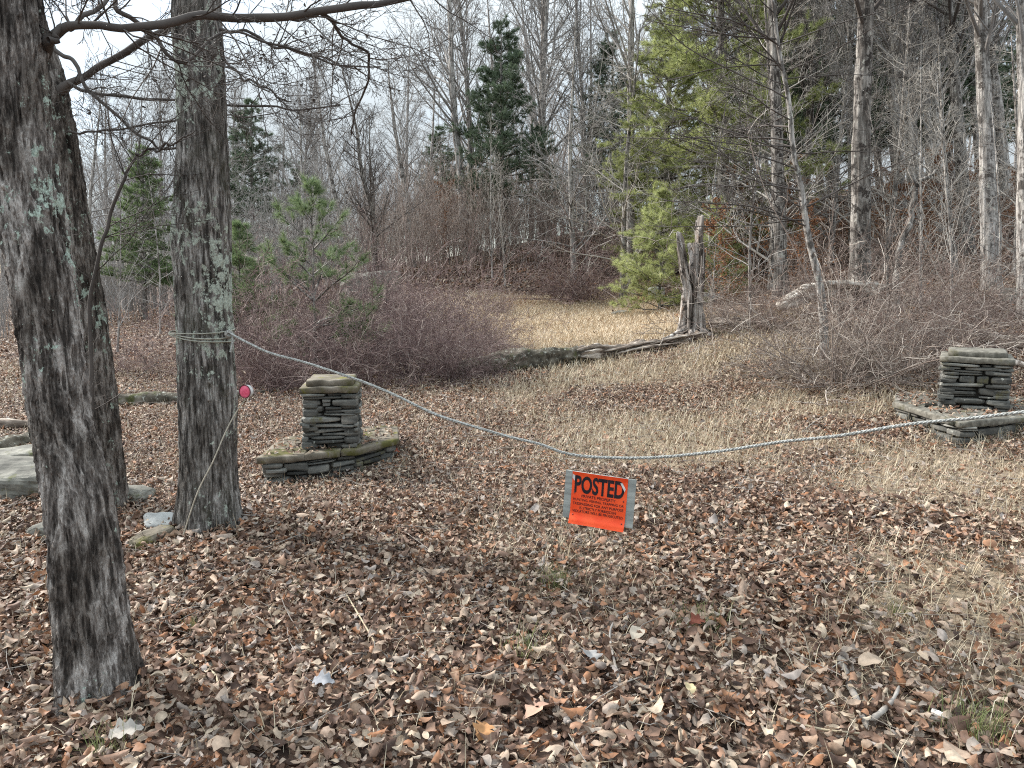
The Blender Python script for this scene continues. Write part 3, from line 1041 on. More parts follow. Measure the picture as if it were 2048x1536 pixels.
G1 = 'bare trees of the wood behind the clearing'
TREES = [
    # proto, base px, distance, top px, top py, trunk px, bark, twig, label
    ('tallB', 938, 27, 872, -250, 20, 'bark_grey', 'twig_grey', 'tall pale leaning trunk just left of the dark pine'),
    ('tallD', 952, 29, 915, -180, 16, 'bark_grey', 'twig_grey', 'slimmer grey trunk close behind the pale trunk left of the dark pine'),
    ('tallA', 826, 27, 808, 120, 15, 'bark_grey', 'twig_grey', 'bare tree with an even fan-shaped crown against the sky'),
    ('tallC', 752, 23, 728, 150, 14, 'bark_dark', 'twig_dark', 'crooked dark trunk that kinks twice against the sky'),
    ('tallC', 765, 25, 715, 210, 9, 'bark_dark', 'twig_dark', 'thin dark crooked stem right beside the twice-kinked trunk'),
    ('tallA', 692, 25, 660, 160, 14, 'bark_grey', 'twig_grey', 'bare tree with spreading crown rising behind the small green pine'),
    ('tallD', 660, 33, 628, 190, 9, 'bark_grey', 'twig_grey', 'thin bare tree between the lichen trunk and the kinked trunk'),
    ('tallA', 560, 36, 545, 230, 10, 'bark_grey', 'twig_grey', 'bare tree right of the dusky pine behind the lichen trunk'),
    ('tallD', 590, 30, 640, 140, 9, 'bark_grey', 'twig_grey', 'thin bare tree leaning right above the small green pine'),
    ('tallD', 330, 34, 300, 130, 9, 'bark_grey', 'twig_grey', 'bare tree with upswept twigs between the two big front trunks'),
    ('tallA', 215, 38, 205, 190, 9, 'bark_grey', 'twig_grey', 'distant bare tree seen beside the doubled front trunk'),
    ('tallA', 262, 31, 268, 200, 8, 'bark_grey', 'twig_dark', 'bare tree behind the bushy pine left of the lichen trunk'),
    ('tallD', 480, 40, 470, 170, 9, 'bark_grey', 'twig_grey', 'distant bare tree close right of the lichen trunk'),
    ('tallB', 1086, 30, 1040, -180, 19, 'bark_grey', 'twig_grey', 'left stem of the forked tree right of the dark pine'),
    ('tallA', 1090, 30.3, 1094, -350, 19, 'bark_grey', 'twig_grey', 'right stem of the forked tree right of the dark pine'),
    ('tallB', 1262, 21, 1270, -560, 18, 'bark_grey', 'twig_grey', 'straight grey trunk at the back edge of the golden clearing'),
    ('tallD', 1178, 31, 1165, -150, 12, 'bark_grey', 'twig_grey', 'slender bare tree behind the round shrub of the clearing'),
    ('tallA', 1330, 33, 1335, -200, 13, 'bark_grey', 'twig_grey', 'bare tree seen through the yellow-green pine'),
    ('tallA', 1012, 36, 1000, -40, 12, 'bark_grey', 'twig_grey', 'bare tree standing behind the dark pine'),
    ('tallB', 1563, 14.5, 1590, -900, 27, 'bark_dark', 'twig_dark', 'dark trunk beside the leaning pale young tree'),
    ('tallB', 1716, 13, 1712, -1000, 40, 'bark_dark', 'twig_dark', 'thick shaggy trunk with pale left side behind the tan bush'),
    ('tallB', 1812, 18, 1748, -560, 20, 'bark_grey', 'twig_grey', 'leftmost of the three slanting grey trunks on the hillside'),
    ('tallD', 1836, 19.5, 1768, -560, 17, 'bark_grey', 'twig_grey', 'middle one of the three slanting grey trunks on the hillside'),
    ('tallB', 1846, 17.5, 1780, -620, 24, 'bark_grey', 'twig_grey', 'rightmost of the three slanting grey trunks on the hillside'),
    ('tallA', 1862, 22, 1850, -500, 16, 'bark_grey', 'twig_grey', 'upright pale trunk just right of the slanting trunks'),
    ('tallB', 1936, 16.5, 1926, -700, 26, 'bark_dark', 'twig_dark', 'dark rough trunk left of the straight grey trunk on the slope'),
    ('tallB', 1985, 13, 2010, -900, 34, 'bark_grey', 'twig_grey', 'straight light grey trunk on the slope above the right pillar'),
    ('tallB', 2056, 10.6, 2030, -1100, 34, 'bark_grey', 'twig_grey', 'grey trunk cut by the right edge of the view above fallen logs'),
    ('tallA', 1668, 24, 1640, -320, 18, 'bark_grey', 'twig_grey', 'grey trunk on the hill left of the shaggy trunk'),
    ('tallD', 1760, 27, 1742, -300, 15, 'bark_grey', 'twig_grey', 'bare hill tree seen between the shaggy trunk and the slanting trunks'),
    ('tallA', 1900, 27, 1902, -300, 17, 'bark_grey', 'twig_grey', 'bare hill tree behind the dark rough trunk'),
    ('tallB', 2015, 22, 2002, -420, 22, 'bark_grey', 'twig_grey', 'hill trunk right of the straight light grey trunk'),
    ('tallA', 1490, 26, 1470, -280, 16, 'bark_dark', 'twig_dark', 'dark bare tree behind the yellow-green pine on the hill'),
    ('tallD', 1705, 20, 1668, -420, 14, 'bark_grey', 'twig_grey', 'slim grey hill trunk leaning left just behind the shaggy trunk'),
    ('tallB', 1795, 24, 1800, -350, 18, 'bark_grey', 'twig_grey', 'upright grey hill trunk crossed by the slanting trunks'),
    ('tallA', 1880, 19, 1872, -500, 15, 'bark_grey', 'twig_grey', 'thin pale trunk between the slanting trunks and the dark rough trunk'),
    ('tallD', 1960, 24, 1948, -380, 17, 'bark_grey', 'twig_grey', 'grey hill trunk just left of the straight light grey trunk'),
    ('tallA', 2000, 30, 1996, -250, 14, 'bark_grey', 'twig_grey', 'thin distant hill trunk right of the straight light grey trunk'),
    ('tallB', 2040, 19, 2026, -500, 18, 'bark_grey', 'twig_grey', 'grey trunk behind the one cut by the right edge'),
    ('tallD', 1535, 25, 1520, -330, 15, 'bark_grey', 'twig_grey', 'grey hill trunk left of the dark trunk'),
    ('tallA', 1640, 30, 1630, -230, 15, 'bark_grey', 'twig_grey', 'pale distant trunk behind the leaning pale young tree'),
    ('tallB', 1825, 31, 1836, -230, 16, 'bark_grey', 'twig_grey', 'pale distant trunk seen behind the slanting trunks'),
    ('tallD', 1440, 30, 1425, -200, 14, 'bark_grey', 'twig_grey', 'grey distant trunk behind the big yellow-green pine'),
    ('tallD', 1610, 22, 1625, -380, 15, 'bark_dark', 'twig_dark', 'dark bare tree behind the leaning pale young tree'),
]
for t in TREES:
    place_tree(*t)
place_tree('spread', 1246, 20, 1255, 20, 13, 'bark_dark', 'twig_pale', 'fine-twigged spreading bare tree in front of the straight grey trunk')
SAPS = [
    ('sapA', 1175, 24, 1150, 80, 0, 'bark_grey', 'twig_grey', 'grey sapling whose fine twigs fill the gap left of the clearing tree'),
    ('sapB', 1010, 22, 1000, 300, 0, 'bark_grey', 'twig_pale', 'pale whip-like sapling below the dark pine'),
    ('sapB', 985, 23, 970, 230, 0, 'bark_grey', 'twig_pale', 'thin pale sapling at the left foot of the dark pine'),
    ('sapB', 1840, 12, 1855, 60, 0, 'bark_grey', 'twig_pale', 'pale upright sapling in front of the slanting trunks'),
    ('sapB', 1904, 11, 1896, 130, 0, 'bark_grey', 'twig_pale', 'curved pale sapling between shaggy trunk and straight grey trunk'),
    ('sapA', 1775, 12, 1790, 150, 0, 'bark_dark', 'twig_dark', 'dark thin sapling right of the shaggy trunk'),
    ('sapA', 1500, 13, 1480, 120, 0, 'bark_dark', 'twig_grey', 'thin sapling with level twigs beside the broken snag'),
    ('sapA', 2000, 12, 2010, 150, 0, 'bark_grey', 'twig_grey', 'bare sapling right of the straight light grey trunk'),
    ('sapA', 1420, 17, 1400, 180, 0, 'bark_grey', 'twig_grey', 'bare sapling whose twigs cross the yellow-green pine'),
    ('sapB', 235, 15, 250, 330, 0, 'bark_grey', 'twig_grey', 'slim bare sapling right of the doubled front trunk'),
    ('sapA', 320, 17, 330, 330, 0, 'bark_grey', 'twig_grey', 'bare sapling left of the lichen trunk with arching twigs'),
    ('sapA', 60, 17, 20, 250, 0, 'bark_grey', 'twig_grey', 'bare sapling glimpsed left of the front trunk'),
    ('sapB', 545, 20, 540, 330, 0, 'bark_grey', 'twig_grey', 'bare sapling left of the small green pine'),
    ('sapB', 720, 19, 690, 330, 0, 'bark_grey', 'twig_pale', 'pale sapling leaning over the boulder outcrop'),
    ('spread', 1545, 16, 1530, -60, 0, 'bark_dark', 'twig_pale', 'pale-twigged spreading young tree left of the dark trunk'),
    ('spread', 1770, 16, 1800, 10, 0, 'bark_grey', 'twig_pale', 'pale-twigged spreading young tree behind the dark thin sapling'),
    ('spread', 1660, 18, 1660, 0, 0, 'bark_grey', 'twig_grey', 'grey-twigged spreading young tree close left of the shaggy trunk'),
    ('spread', 1910, 15, 1900, 20, 0, 'bark_grey', 'twig_pale', 'pale-twigged spreading young tree before the dark rough trunk'),
    ('spread', 1400, 23, 1390, -50, 0, 'bark_dark', 'twig_grey', 'grey-twigged young tree among the yellow-green pines'),
    ('spread', 1150, 23, 1130, 10, 0, 'bark_grey', 'twig_grey', 'grey-twigged young tree behind the left half of the round shrub'),
    ('spread', 1320, 25, 1310, -30, 0, 'bark_grey', 'twig_pale', 'pale-twigged young tree behind the clearing trunk'),
    ('spread', 2030, 14, 2040, 60, 0, 'bark_grey', 'twig_pale', 'pale-twigged spreading young tree at the right edge of the slope'),
    ('spread', 620, 27, 610, 170, 0, 'bark_grey', 'twig_grey', 'grey-twigged tree behind the small green pine'),
    ('spread', 420, 28, 400, 170, 0, 'bark_grey', 'twig_grey', 'grey-twigged tree mostly hidden by the lichen trunk'),
    ('spread', 870, 31, 860, 120, 0, 'bark_grey', 'twig_grey', 'grey-twigged tree between the fan-crowned tree and the pale trunk'),
    ('spread', 170, 26, 150, 160, 0, 'bark_grey', 'twig_grey', 'grey-twigged tree rising right beside the doubled front trunk'),
]
for t in SAPS:
    place_tree(*t, name='sapling', cat='sapling')
LEAFY = [
    ('leafy', 1470, 19, 1460, 330, 0, 'bark_grey', 'twig_grey', 'leaf-holding sapling on the bank right behind the snag'),
    ('leafy', 1560, 18, 1590, 310, 0, 'bark_grey', 'twig_grey', 'leaf-holding sapling behind the dark trunk'),
    ('leafy', 1650, 19, 1650, 330, 0, 'bark_grey', 'twig_grey', 'leaf-holding sapling left of the shaggy trunk'),
    ('leafy', 1790, 17, 1790, 330, 0, 'bark_grey', 'twig_grey', 'leaf-holding sapling at the foot of the slanting trunks'),
    ('leafy', 1880, 18, 1880, 290, 0, 'bark_grey', 'twig_grey', 'leaf-holding sapling between slanting trunks and dark rough trunk'),
    ('leafy', 2030, 17, 2040, 330, 0, 'bark_grey', 'twig_grey', 'leaf-holding sapling by the right edge of the hill'),
    ('leafy', 900, 26, 895, 360, 0, 'bark_grey', 'twig_grey', 'orange-leaved sapling in the brown thicket left of the dark pine'),
    ('leafy', 1520, 21, 1520, 330, 0, 'bark_grey', 'twig_grey', 'leaf-holding sapling on the bank behind the grey hill trunk'),
    ('leafy', 1720, 18, 1745, 330, 0, 'bark_grey', 'twig_grey', 'leaf-holding sapling right of the shaggy trunk'),
    ('leafy', 1840, 15, 1835, 380, 0, 'bark_grey', 'twig_grey', 'low leaf-holding sapling in front of the slanting trunks'),
    ('leafy', 1960, 19, 1955, 320, 0, 'bark_grey', 'twig_grey', 'leaf-holding sapling behind the straight light grey trunk'),
    ('leafy', 1610, 14.5, 1620, 400, 0, 'bark_grey', 'twig_grey', 'low leaf-holding sapling behind the leaning pale young tree'),
    ('leafy', 1420, 15, 1440, 400, 0, 'bark_grey', 'twig_grey', 'low leaf-holding sapling just right of the snag'),
]
for t in LEAFY:
    place_tree(*t, name='leafy_sapling', cat='sapling')
PINES = [
    ('pineTall', 1005, 27, 1002, 36, 0, 'bark_dark', 'needle_dark', 'tall dark green pine against the sky at the middle'),
    ('pineBig', 1450, 19, 1440, -420, 0, 'bark_dark', 'needle_lit', 'big yellow-green pine with layered boughs behind the snag'),
    ('pineBig', 1330, 22, 1345, -100, 0, 'bark_dark', 'needle_lit', 'second yellow-green pine right of the clearing trunk'),
    ('pineBush', 1318, 16.8, 1325, 385, 0, 'bark_dark', 'needle_bright', 'bright low young pine left behind the snag'),
    ('pineBush', 1430, 17, 1440, 440, 0, 'bark_dark', 'needle_bright', 'low yellowish pine close right behind the snag'),
    ('pineYoung', 632, 11.8, 622, 372, 0, 'bark_dark', 'needle_young', 'small bright young pine standing in the purple thicket'),
    ('pineBush', 480, 14, 478, 450, 0, 'bark_dark', 'needle_young', 'small green pine peeping from behind the lichen trunk'),
    ('pineTall', 290, 20, 285, 290, 0, 'bark_dark', 'needle_young', 'bushy green pine between the two big front trunks'),
    ('pineTall', 505, 34, 502, 195, 0, 'bark_dark', 'needle_dark', 'dusky distant pine right of the lichen trunk'),
    ('pineTall', 608, 32, 605, 320, 0, 'bark_dark', 'needle_dark', 'low dark distant pine above the small green pine'),
    ('pineTall', 1660, 24, 1660, -60, 0, 'bark_dark', 'needle_dark', 'dark pine on the hill left of the shaggy trunk'),
    ('pineTall', 1800, 27, 1790, -80, 0, 'bark_dark', 'needle_dark', 'dark pine behind the slanting trunks'),
    ('pineTall', 1900, 25, 1890, -120, 0, 'bark_dark', 'needle_dark', 'dark pine on the hill behind the dark rough trunk'),
    ('pineTall', 1570, 26, 1570, -160, 0, 'bark_dark', 'needle_dark', 'dark pine on the hill behind the dark trunk'),
    ('pineTall', 2040, 28, 2040, 10, 0, 'bark_dark', 'needle_dark', 'dark pine at the top right of the hill'),
    ('pineTall', 890, 34, 880, 250, 0, 'bark_dark', 'needle_dark', 'dark small pine behind the brown thicket'),
    ('pineTall', 1230, 31, 1225, 60, 0, 'bark_dark', 'needle_dark', 'dark pine behind the fine-twigged spreading tree'),
]
for t in PINES:
    place_tree(*t, name='pine_tree', cat='pine tree')


def place_shrub(me, mat, px, Y, s, label, group=None, zs=1.0, name='bare_shrub', dz=0):
    b = ground(px, Y)
    o = obj(name, mesh_mat(me, M[mat]), None, None, b)
    o.rotation_euler = (0, 0, prng.uniform(0, 6.28))
    o.scale = (s, s, s * zs)
    tag(o, label, 'shrub', group)
    return o


GL = 'purple-brown bare shrubs tangled behind the left pillar'
LL = 'purple-brown bare shrub tangled in the thicket behind the left pillar'
for px, Y, s in ((500, 10.9, .95), (570, 10.8, .9), (650, 10.9, .95), (735, 11.0, .95), (815, 11.3, .9), (890, 11.6, .85), (950, 12.3, .72),
                 (530, 12.6, 1.1), (640, 12.8, 1.1), (745, 13.0, 1.1), (840, 13.3, 1.05), (920, 13.9, .95), (975, 14.0, .7), (570, 15, 1.2), (690, 15.2, 1.2), (800, 15.5, 1.2), (885, 16, 1.15), (480, 13.5, 1.1), (740, 17.5, 1.0), (830, 17.5, .9)):
    place_shrub(SH[prng.randrange(3)], 'shrub_purple', px, Y, s, LL, GL)
place_shrub(SH[2], 'shrub_tan', 1672, 8.5, 1.3, 'tan bare bush with fanned stems beside the right pillar', zs=.9)
GR = 'bare brush on the bank behind the tan bush'
LR = 'grey-brown bare brush on the bank behind the tan bush'
for px, Y, s in ((1815, 8.6, .55), (1880, 9.0, .65), (1960, 9.6, .65), (1575, 9.2, .75), (1745, 9.0, .85), (1790, 9.8, .75), (1870, 10.4, .75), (1705, 11.0, .7), (1525, 11.8, .6), (1930, 11.2, .75), (1830, 12.4, .8), (1470, 12.4, .5), (1640, 13.6, .7)):
    place_shrub(SH[prng.randrange(3)], 'shrub_tan' if prng.random() < .5 else 'shrub_brown', px, Y, s, LR, GR)
place_shrub(SH[0], 'shrub_purple', 1130, 20.2, 1.45, 'left half of the round brown shrub at the back of the clearing', zs=.9, name='round_shrub')
place_shrub(SH[1], 'shrub_purple', 1192, 20.3, 1.4, 'right half of the round brown shrub at the back of the clearing', zs=.9, name='round_shrub')
place_shrub(SH[0], 'shrub_brown', 1005, 19, .45, 'low reddish brush at the left end of the clearing', name='low_shrub')
place_shrub(SH[1], 'shrub_tan', 1440, 13.0, .6, 'small tangle of bare stems at the foot of the snag', name='low_shrub')
place_shrub(SH[1], 'shrub_purple', 265, 12.5, .6, 'small thin bush between the two big front trunks', name='low_shrub')
GT = 'thin-stemmed thicket on the rise behind the clearing'
LT = 'reddish-brown thin-stemmed thicket on the rise behind the clearing'
for px, Y, s in ((800, 23, 1.0), (860, 24, 1.1), (930, 25, 1.1), (1000, 25.5, 1.0), (1070, 26, 1.1), (1150, 26.5, 1.1), (1215, 26, 1.0), (890, 28, 1.1), (1030, 29, 1.1), (1120, 29, 1.1), (740, 25, .9), (640, 33, 1.3), (720, 32, 1.3), (800, 33, 1.4), (880, 32, 1.4), (960, 33, 1.4), (1040, 32.5, 1.4), (1120, 33, 1.4), (1200, 32, 1.4), (1270, 32, 1.3), (1340, 30, 1.2)):
    o = place_shrub(TH[prng.randrange(2)], 'thicket_tan', px, Y, s, LT, GT, name='thicket')
GH = 'bare undergrowth on the wooded hillside'
LH = 'grey-brown bare undergrowth clump on the wooded hillside'
for px, Y, s in ((1480, 22, .6), (1590, 21, .6), (1750, 21, .6), (1900, 22, .6), (1780, 16, .4), (1600, 16.5, .45)):
    place_shrub(TH[prng.randrange(2)], 'shrub_tan' if prng.random() < .5 else 'shrub_brown', px, Y, s, LH, GH, name='undergrowth_clump')
GW = 'grey thin-stemmed thicket in the left wood'
LW = 'grey thin-stemmed thicket in the left wood behind the big trunks'
for px, Y, s in ((20, 19, 1.0), (110, 22, 1.0), (210, 20, .8), (300, 24, 1.0), (380, 21, 1.0), (500, 22, 1.0), (590, 23, 1.0), (680, 24, .9), (150, 28, 1.2), (250, 30, 1.2), (450, 29, 1.2), (560, 30, 1.2), (660, 31, 1.2), (760, 30, 1.0), (-60, 24, 1.0)):
    place_shrub(TH[prng.randrange(2)], 'twig_grey', px, Y, s, LW, GW, name='thicket')


# ------------------------------------------------------------------ far wood (one mass)
def far_woods():
    rng = np.random.default_rng(5)
    R2 = random.Random(6)
    cfg = dict(ascend)
    cfg.update(n=[8, 5, 4], wob=[.03, .1, .15], up=[.02, .06, .05], rmin=.008, kids=[22, 12], t0=[.2, .2], ang=[(22, 55), (25, 55)], ratio=[.36, .42], rr=[.42, .55], tip=[.15, .2, .4])
    pieces = []
    for s in range(4):
        out = [[] for _ in range(3)]
        grow(random.Random(300 + s), (0, 0, -.2), (0, 0, 1), 12.0, .13, 0, out, cfg)
        mb = MB()
        for lv, sd2 in zip(out, (6, 3, 3)): tubes(mb, lv, sd2)
        pieces.append((np.concatenate(mb.V), np.concatenate(mb.F[4])))
    mb = MB()
    for k in range(150):
        Y = rng.uniform(36, 75)
        X = rng.uniform(-.85, .85) * Y
        V, f = pieces[k % 4]
        a = rng.uniform(0, 6.28)
        s = rng.uniform(.65, .95) * (1.0 if X < 0 else 1.25)
        c, sn = math.cos(a), math.sin(a)
        Q = np.stack([V[:, 0] * c - V[:, 1] * sn, V[:, 0] * sn + V[:, 1] * c, V[:, 2]], 1) * s
        mb.add(Q + np.array([X, Y, h1(X, Y)]), f)
    tag(obj('far_woods', mb.mesh('far_woods'), M['twig_grey']), 'mass of grey bare woods far behind the clearing and hill', 'woods', kind='stuff')


far_woods()


# ------------------------------------------------------------------ the three big front trunks
def bark_trunk(path, nth, nz_, seed, amp, k=26.0, flare=.5, flare_h=.16):
    """path rows: x, y, z, r ; returns V, faces"""
    A = smooth_path(path, nz_)
    C = A[:, :3]; r = A[:, 3]
    T = nrm(np.gradient(C, axis=0))
    U = nrm(np.cross(np.array([[0, 1., 0]]), T)); Wv = np.cross(T, U)
    s = np.concatenate([[0], np.cumsum(np.linalg.norm(np.diff(C, axis=0), axis=1))])
    a = np.arange(nth) * 2 * np.pi / nth
    S2, A2 = np.meshgrid(s, a, indexing='ij')
    R2 = np.repeat(r[:, None], nth, 1)
    R2 = R2 * (1 + flare * np.exp(-S2 / flare_h) * (1 + .45 * np.cos(A2 * 5 + seed) + .3 * np.cos(A2 * 3 + 1.7 * seed)))
    rm = r.mean()
    wv = (fbm(np.stack([np.cos(A2) * 2, np.sin(A2) * 2, S2 * 3], -1).reshape(-1, 3), 2, seed + 9).reshape(S2.shape) - .5) * .9
    q = np.stack([np.cos(A2 + wv * .35) * rm * k, np.sin(A2 + wv * .35) * rm * k, S2 * k * .16 + wv], -1).reshape(-1, 3)
    n1 = vn(q, seed); n2 = vn(q * 2.3 + 7, seed + 1); n3 = vn(q * np.array([5.5, 5.5, 9]) + 3, seed + 2)
    ridge = 1 - np.abs(2 * n1 - 1)
    d = (.6 * ridge + .35 * n2 + .22 * n3 - .6).reshape(S2.shape) * amp
    lump = (fbm(np.stack([np.cos(A2) * 1.3, np.sin(A2) * 1.3, S2 * 2.0], -1).reshape(-1, 3), 3, seed + 5).reshape(S2.shape) - .5) * rm * .35
    R2 = R2 + d + lump
    V = C[:, None, :] + R2[:, :, None] * (np.cos(A2)[:, :, None] * U[:, None, :] + np.sin(A2)[:, :, None] * Wv[:, None, :])
    i, j = np.meshgrid(np.arange(nz_ - 1), np.arange(nth), indexing='ij')
    j2 = (j + 1) % nth
    f = np.stack([i * nth + j, i * nth + j2, (i + 1) * nth + j2, (i + 1) * nth + j], -1).reshape(-1, 4)
    return V.reshape(-1, 3), f


def row(px, py, Y, wpx):
    p = P(px, py, Y)
    D = Y * CP + (CZ - p.z) * SP
    return (p.x, p.y, p.z, wpx / 2 / F * D)


twcfg = dict(n=[7, 6, 4], wob=[.16, .2, .24], up=[.0, .01, .0], rmin=.0012, kids=[7, 4], t0=[.15, .15], ang=[(25, 65), (30, 70)], ratio=[.5, .5], rr=[.6, .65], tip=[.4, .5, .7])


def limb_mesh(path, sides, rng, ntw, tl, out_extra, tr=.004):
    A = smooth_path(path, 40)
    A[:, :3] += (np.stack([vn(np.stack([np.arange(40) * .35, np.full(40, 3.1 * c + path[0][0]), np.zeros(40)], 1), c) for c in range(3)], 1) - .5) * .035
    mb = MB()
    tubes(mb, [(A[:, :3], A[:, 3])], sides)
    out = [[] for _ in range(3)]
    for k in range(ntw):
        i = rng.randrange(6, 39)
        t = nrm(A[i + 1 if i < 39 else i, :3] - A[i - 1, :3])
        d = rot_about(tuple(t), math.radians(rng.uniform(25, 75)), rng)
        grow(rng, tuple(A[i, :3]), d, tl * rng.uniform(.4, 1.3), min(tr, A[i, 3] * .6), 0, out, twcfg)
    for lv in out: tubes(mb, lv, 3)
    out_extra += out[1] + out[2]
    return mb


def hero_tree(name, label, path, nth, nz_, seed, amp, mat, limbs, flare=.5, fh=.16, k=26.0):
    base = Vector(path[0][:3])
    base.z = h1(base.x, base.y)
    root = thing(name, label, 'tree', base)
    V, f = bark_trunk(path, nth, nz_, seed, amp, k, flare, fh)
    obj('trunk', mk('trunk', V - np.array(base), f), M[mat], root)
    rng = random.Random(seed)
    tw = []
    for pth, ntw, tl in limbs:
        mb = limb_mesh([row(*p) for p in pth], 8, rng, ntw, tl, tw)
        obj('limb', mb.mesh('limb', off=base), M['twig_dark'], root)
    if tw:
        g = np.random.default_rng(seed)
        var, ff = leaf_variants(8, 4, 3, g)
        n = 90
        pos = np.array([tw[g.integers(0, len(tw))][0][-1] for _ in range(n)]) - np.array(base)
        V, F2 = scatter(var, ff, pos, g.uniform(.015, .035, n), g, .4, .8)
        obj('dead_leaves', mk('dead_leaves', V, F2), M['twig_dark'], root)
    return root


g1 = ground(196, 2.72)
hero_tree('front_tree', 'thick grey shaggy-barked trunk leaning left, closest to the viewer',
          [(g1.x, g1.y, g1.z - .1, .122), row(190, 1300, 2.74, 126), row(160, 1024, 2.78, 114), row(124, 850, 2.82, 106), row(104, 700, 2.84, 104), row(74, 512, 2.86, 108),
           row(38, 300, 2.9, 116), row(14, 60, 2.92, 124), row(-10, -200, 2.95, 132), row(-60, -700, 3.0, 125)], 320, 900, 3, .034, 'bark_front',
          [([(40, 135, 2.99, 36), (88, 96, 2.97, 27), (120, 72, 2.94, 20), (165, 54, 2.92, 16), (250, 49, 2.9, 16), (350, 36, 3.0, 17), (440, 34, 3.1, 17), (540, 28, 3.2, 17), (640, 20, 3.3, 15), (720, 10, 3.4, 15), (800, -4, 3.5, 11), (930, -30, 3.7, 7)], 26, .55),
           ([(100, 88, 2.87, 13), (140, 50, 2.95, 11), (190, 14, 3.05, 9), (240, -25, 3.2, 7)], 5, .4),
           ([(215, -30, 3.6, 9), (240, 18, 3.6, 10), (300, 70, 3.65, 9), (370, 118, 3.7, 7), (460, 60, 3.9, 5), (560, 90, 4.0, 5), (660, 122, 4.1, 4), (760, 135, 4.2, 3)], 24, .5),
           ([(640, 26, 3.3, 8), (690, 70, 3.5, 6), (740, 130, 3.7, 5), (700, 270, 4.0, 3)], 8, .4)], .35, .14, 62.0)
g2 = ground(182, 5.2)
hero_tree('second_trunk', 'dark rough trunk half hidden right behind the closest trunk',
          [(g2.x, g2.y, g2.z - .1, .17), row(190, 950, 5.2, 100), row(172, 750, 5.2, 92), row(138, 512, 5.2, 90), row(106, 300, 5.2, 86), row(80, 165, 5.2, 82), row(38, 0, 5.2, 78), row(-40, -400, 5.3, 70)], 240, 560, 12, .034, 'bark_second',
          [([(84, 196, 5.22, 26), (128, 174, 5.16, 19), (180, 145, 5.1, 13), (250, 105, 5.05, 14), (310, 72, 5.05, 13), (400, 45, 5.1, 12), (520, 42, 5.2, 11), (600, 33, 5.3, 9), (660, 18, 5.4, 8)], 14, .7),
           ([(110, 100, 5.1, 9), (150, 128, 5.0, 8), (182, 186, 4.95, 7), (240, 243, 4.9, 6), (295, 285, 4.9, 5), (360, 297, 4.95, 4)], 9, .6),
           ([(140, 168, 5.1, 7), (185, 186, 5.1, 6), (270, 194, 5.1, 6), (370, 204, 5.2, 5), (450, 213, 5.3, 5), (560, 216, 5.4, 4), (680, 211, 5.5, 3)], 10, .55),
           ([(140, 265, 5.1, 5), (200, 262, 5.1, 4), (300, 250, 5.2, 4), (420, 236, 5.4, 3), (560, 225, 5.5, 2)], 12, .6)], .4, .25, 44.0)
g3 = ground(418, 4.72)
hero_tree('lichen_tree', 'straight trunk spotted with pale green lichen and ringed by thin cords',
          [(g3.x, g3.y, g3.z - .1, .185), row(418, 1000, 4.7, 110), row(415, 880, 4.7, 108), row(411, 750, 4.7, 106), row(406, 620, 4.7, 106), row(405, 480, 4.7, 104), row(408, 330, 4.7, 98), row(404, 180, 4.7, 92),
           row(393, 0, 4.7, 92), row(385, -300, 4.7, 88), row(370, -800, 4.7, 80)], 260, 760, 21, .022, 'bark_lichen',
          [([(440, 62, 4.65, 7), (500, 68, 4.6, 6), (570, 95, 4.6, 5), (640, 112, 4.7, 4), (720, 140, 4.8, 3)], 14, .55),
           ([(448, 122, 4.7, 6), (480, 150, 4.7, 5), (520, 168, 4.7, 4), (580, 205, 4.8, 3)], 9, .5)], .30, .20, 50.0)

# small curved dark stem between the front trunks
g4 = ground(180, 4.4)
t4 = thing('sapling', 'thin curved dark stem in front of the second trunk, forked at top', 'sapling', g4)
rr_ = random.Random(4)
ex = []
mb = limb_mesh([(g4.x, g4.y, g4.z - .05, .013), row(185, 800, 4.4, 8), row(180, 620, 4.4, 8), row(200, 500, 4.4, 7.5), row(222, 420, 4.4, 7), row(250, 350, 4.4, 6), row(275, 310, 4.4, 5)], 7, rr_, 16, .6, ex)
obj('trunk', mb.mesh('trunk', off=g4), M['twig_dark'], t4)
mb = limb_mesh([row(272, 312, 4.4, 5), row(310, 300, 4.38, 5), row(350, 282, 4.36, 4), row(388, 262, 4.34, 3)], 5, rr_, 5, .3, ex)
obj('crown', mb.mesh('crown', off=g4), M['twig_dark'], t4)

# leaning pale young tree on the right bank with long level branches
g5 = ground(1652, 9.6)
t5 = thing('young_tree', 'leaning pale young tree with long sweeping branches right of the snag', 'tree', g5)
path5 = [(g5.x, g5.y, g5.z - .1, .06), row(1642, 590, 9.6, 16), row(1616, 470, 9.6, 13), row(1603, 380, 9.6, 11), row(1586, 300, 9.6, 10), row(1577, 200, 9.6, 9), row(1558, 100, 9.6, 8), row(1545, 0, 9.6, 6), row(1520, -160, 9.6, 4)]
A5 = smooth_path(path5, 60)
mb = MB(); tubes(mb, [(A5[:, :3], A5[:, 3])], 9)
obj('trunk', mb.mesh('trunk', off=g5), M['bark_grey'], t5)
mb = MB()
rng5 = random.Random(12)
out5 = [[] for _ in range(3)]
c5 = dict(twcfg); c5.update(n=[10, 6, 4], kids=[13, 4], ratio=[.34, .42], rmin=.002, wob=[.07, .14, .2], up=[.005, .02, .02])
for k in range(46):
    i = rng5.randrange(16, 58)
    a = rng5.uniform(0, 6.28) if rng5.random() < .4 else rng5.uniform(2.6, 3.9)
    d = nrm(np.array([math.cos(a), math.sin(a) * .8, rng5.uniform(-.05, .5)]))
    grow(rng5, tuple(A5[i, :3]), tuple(d), rng5.uniform(1.0, 2.5), rng5.uniform(.007, .013), 0, out5, c5)
for lv in out5: tubes(mb, lv, 4)
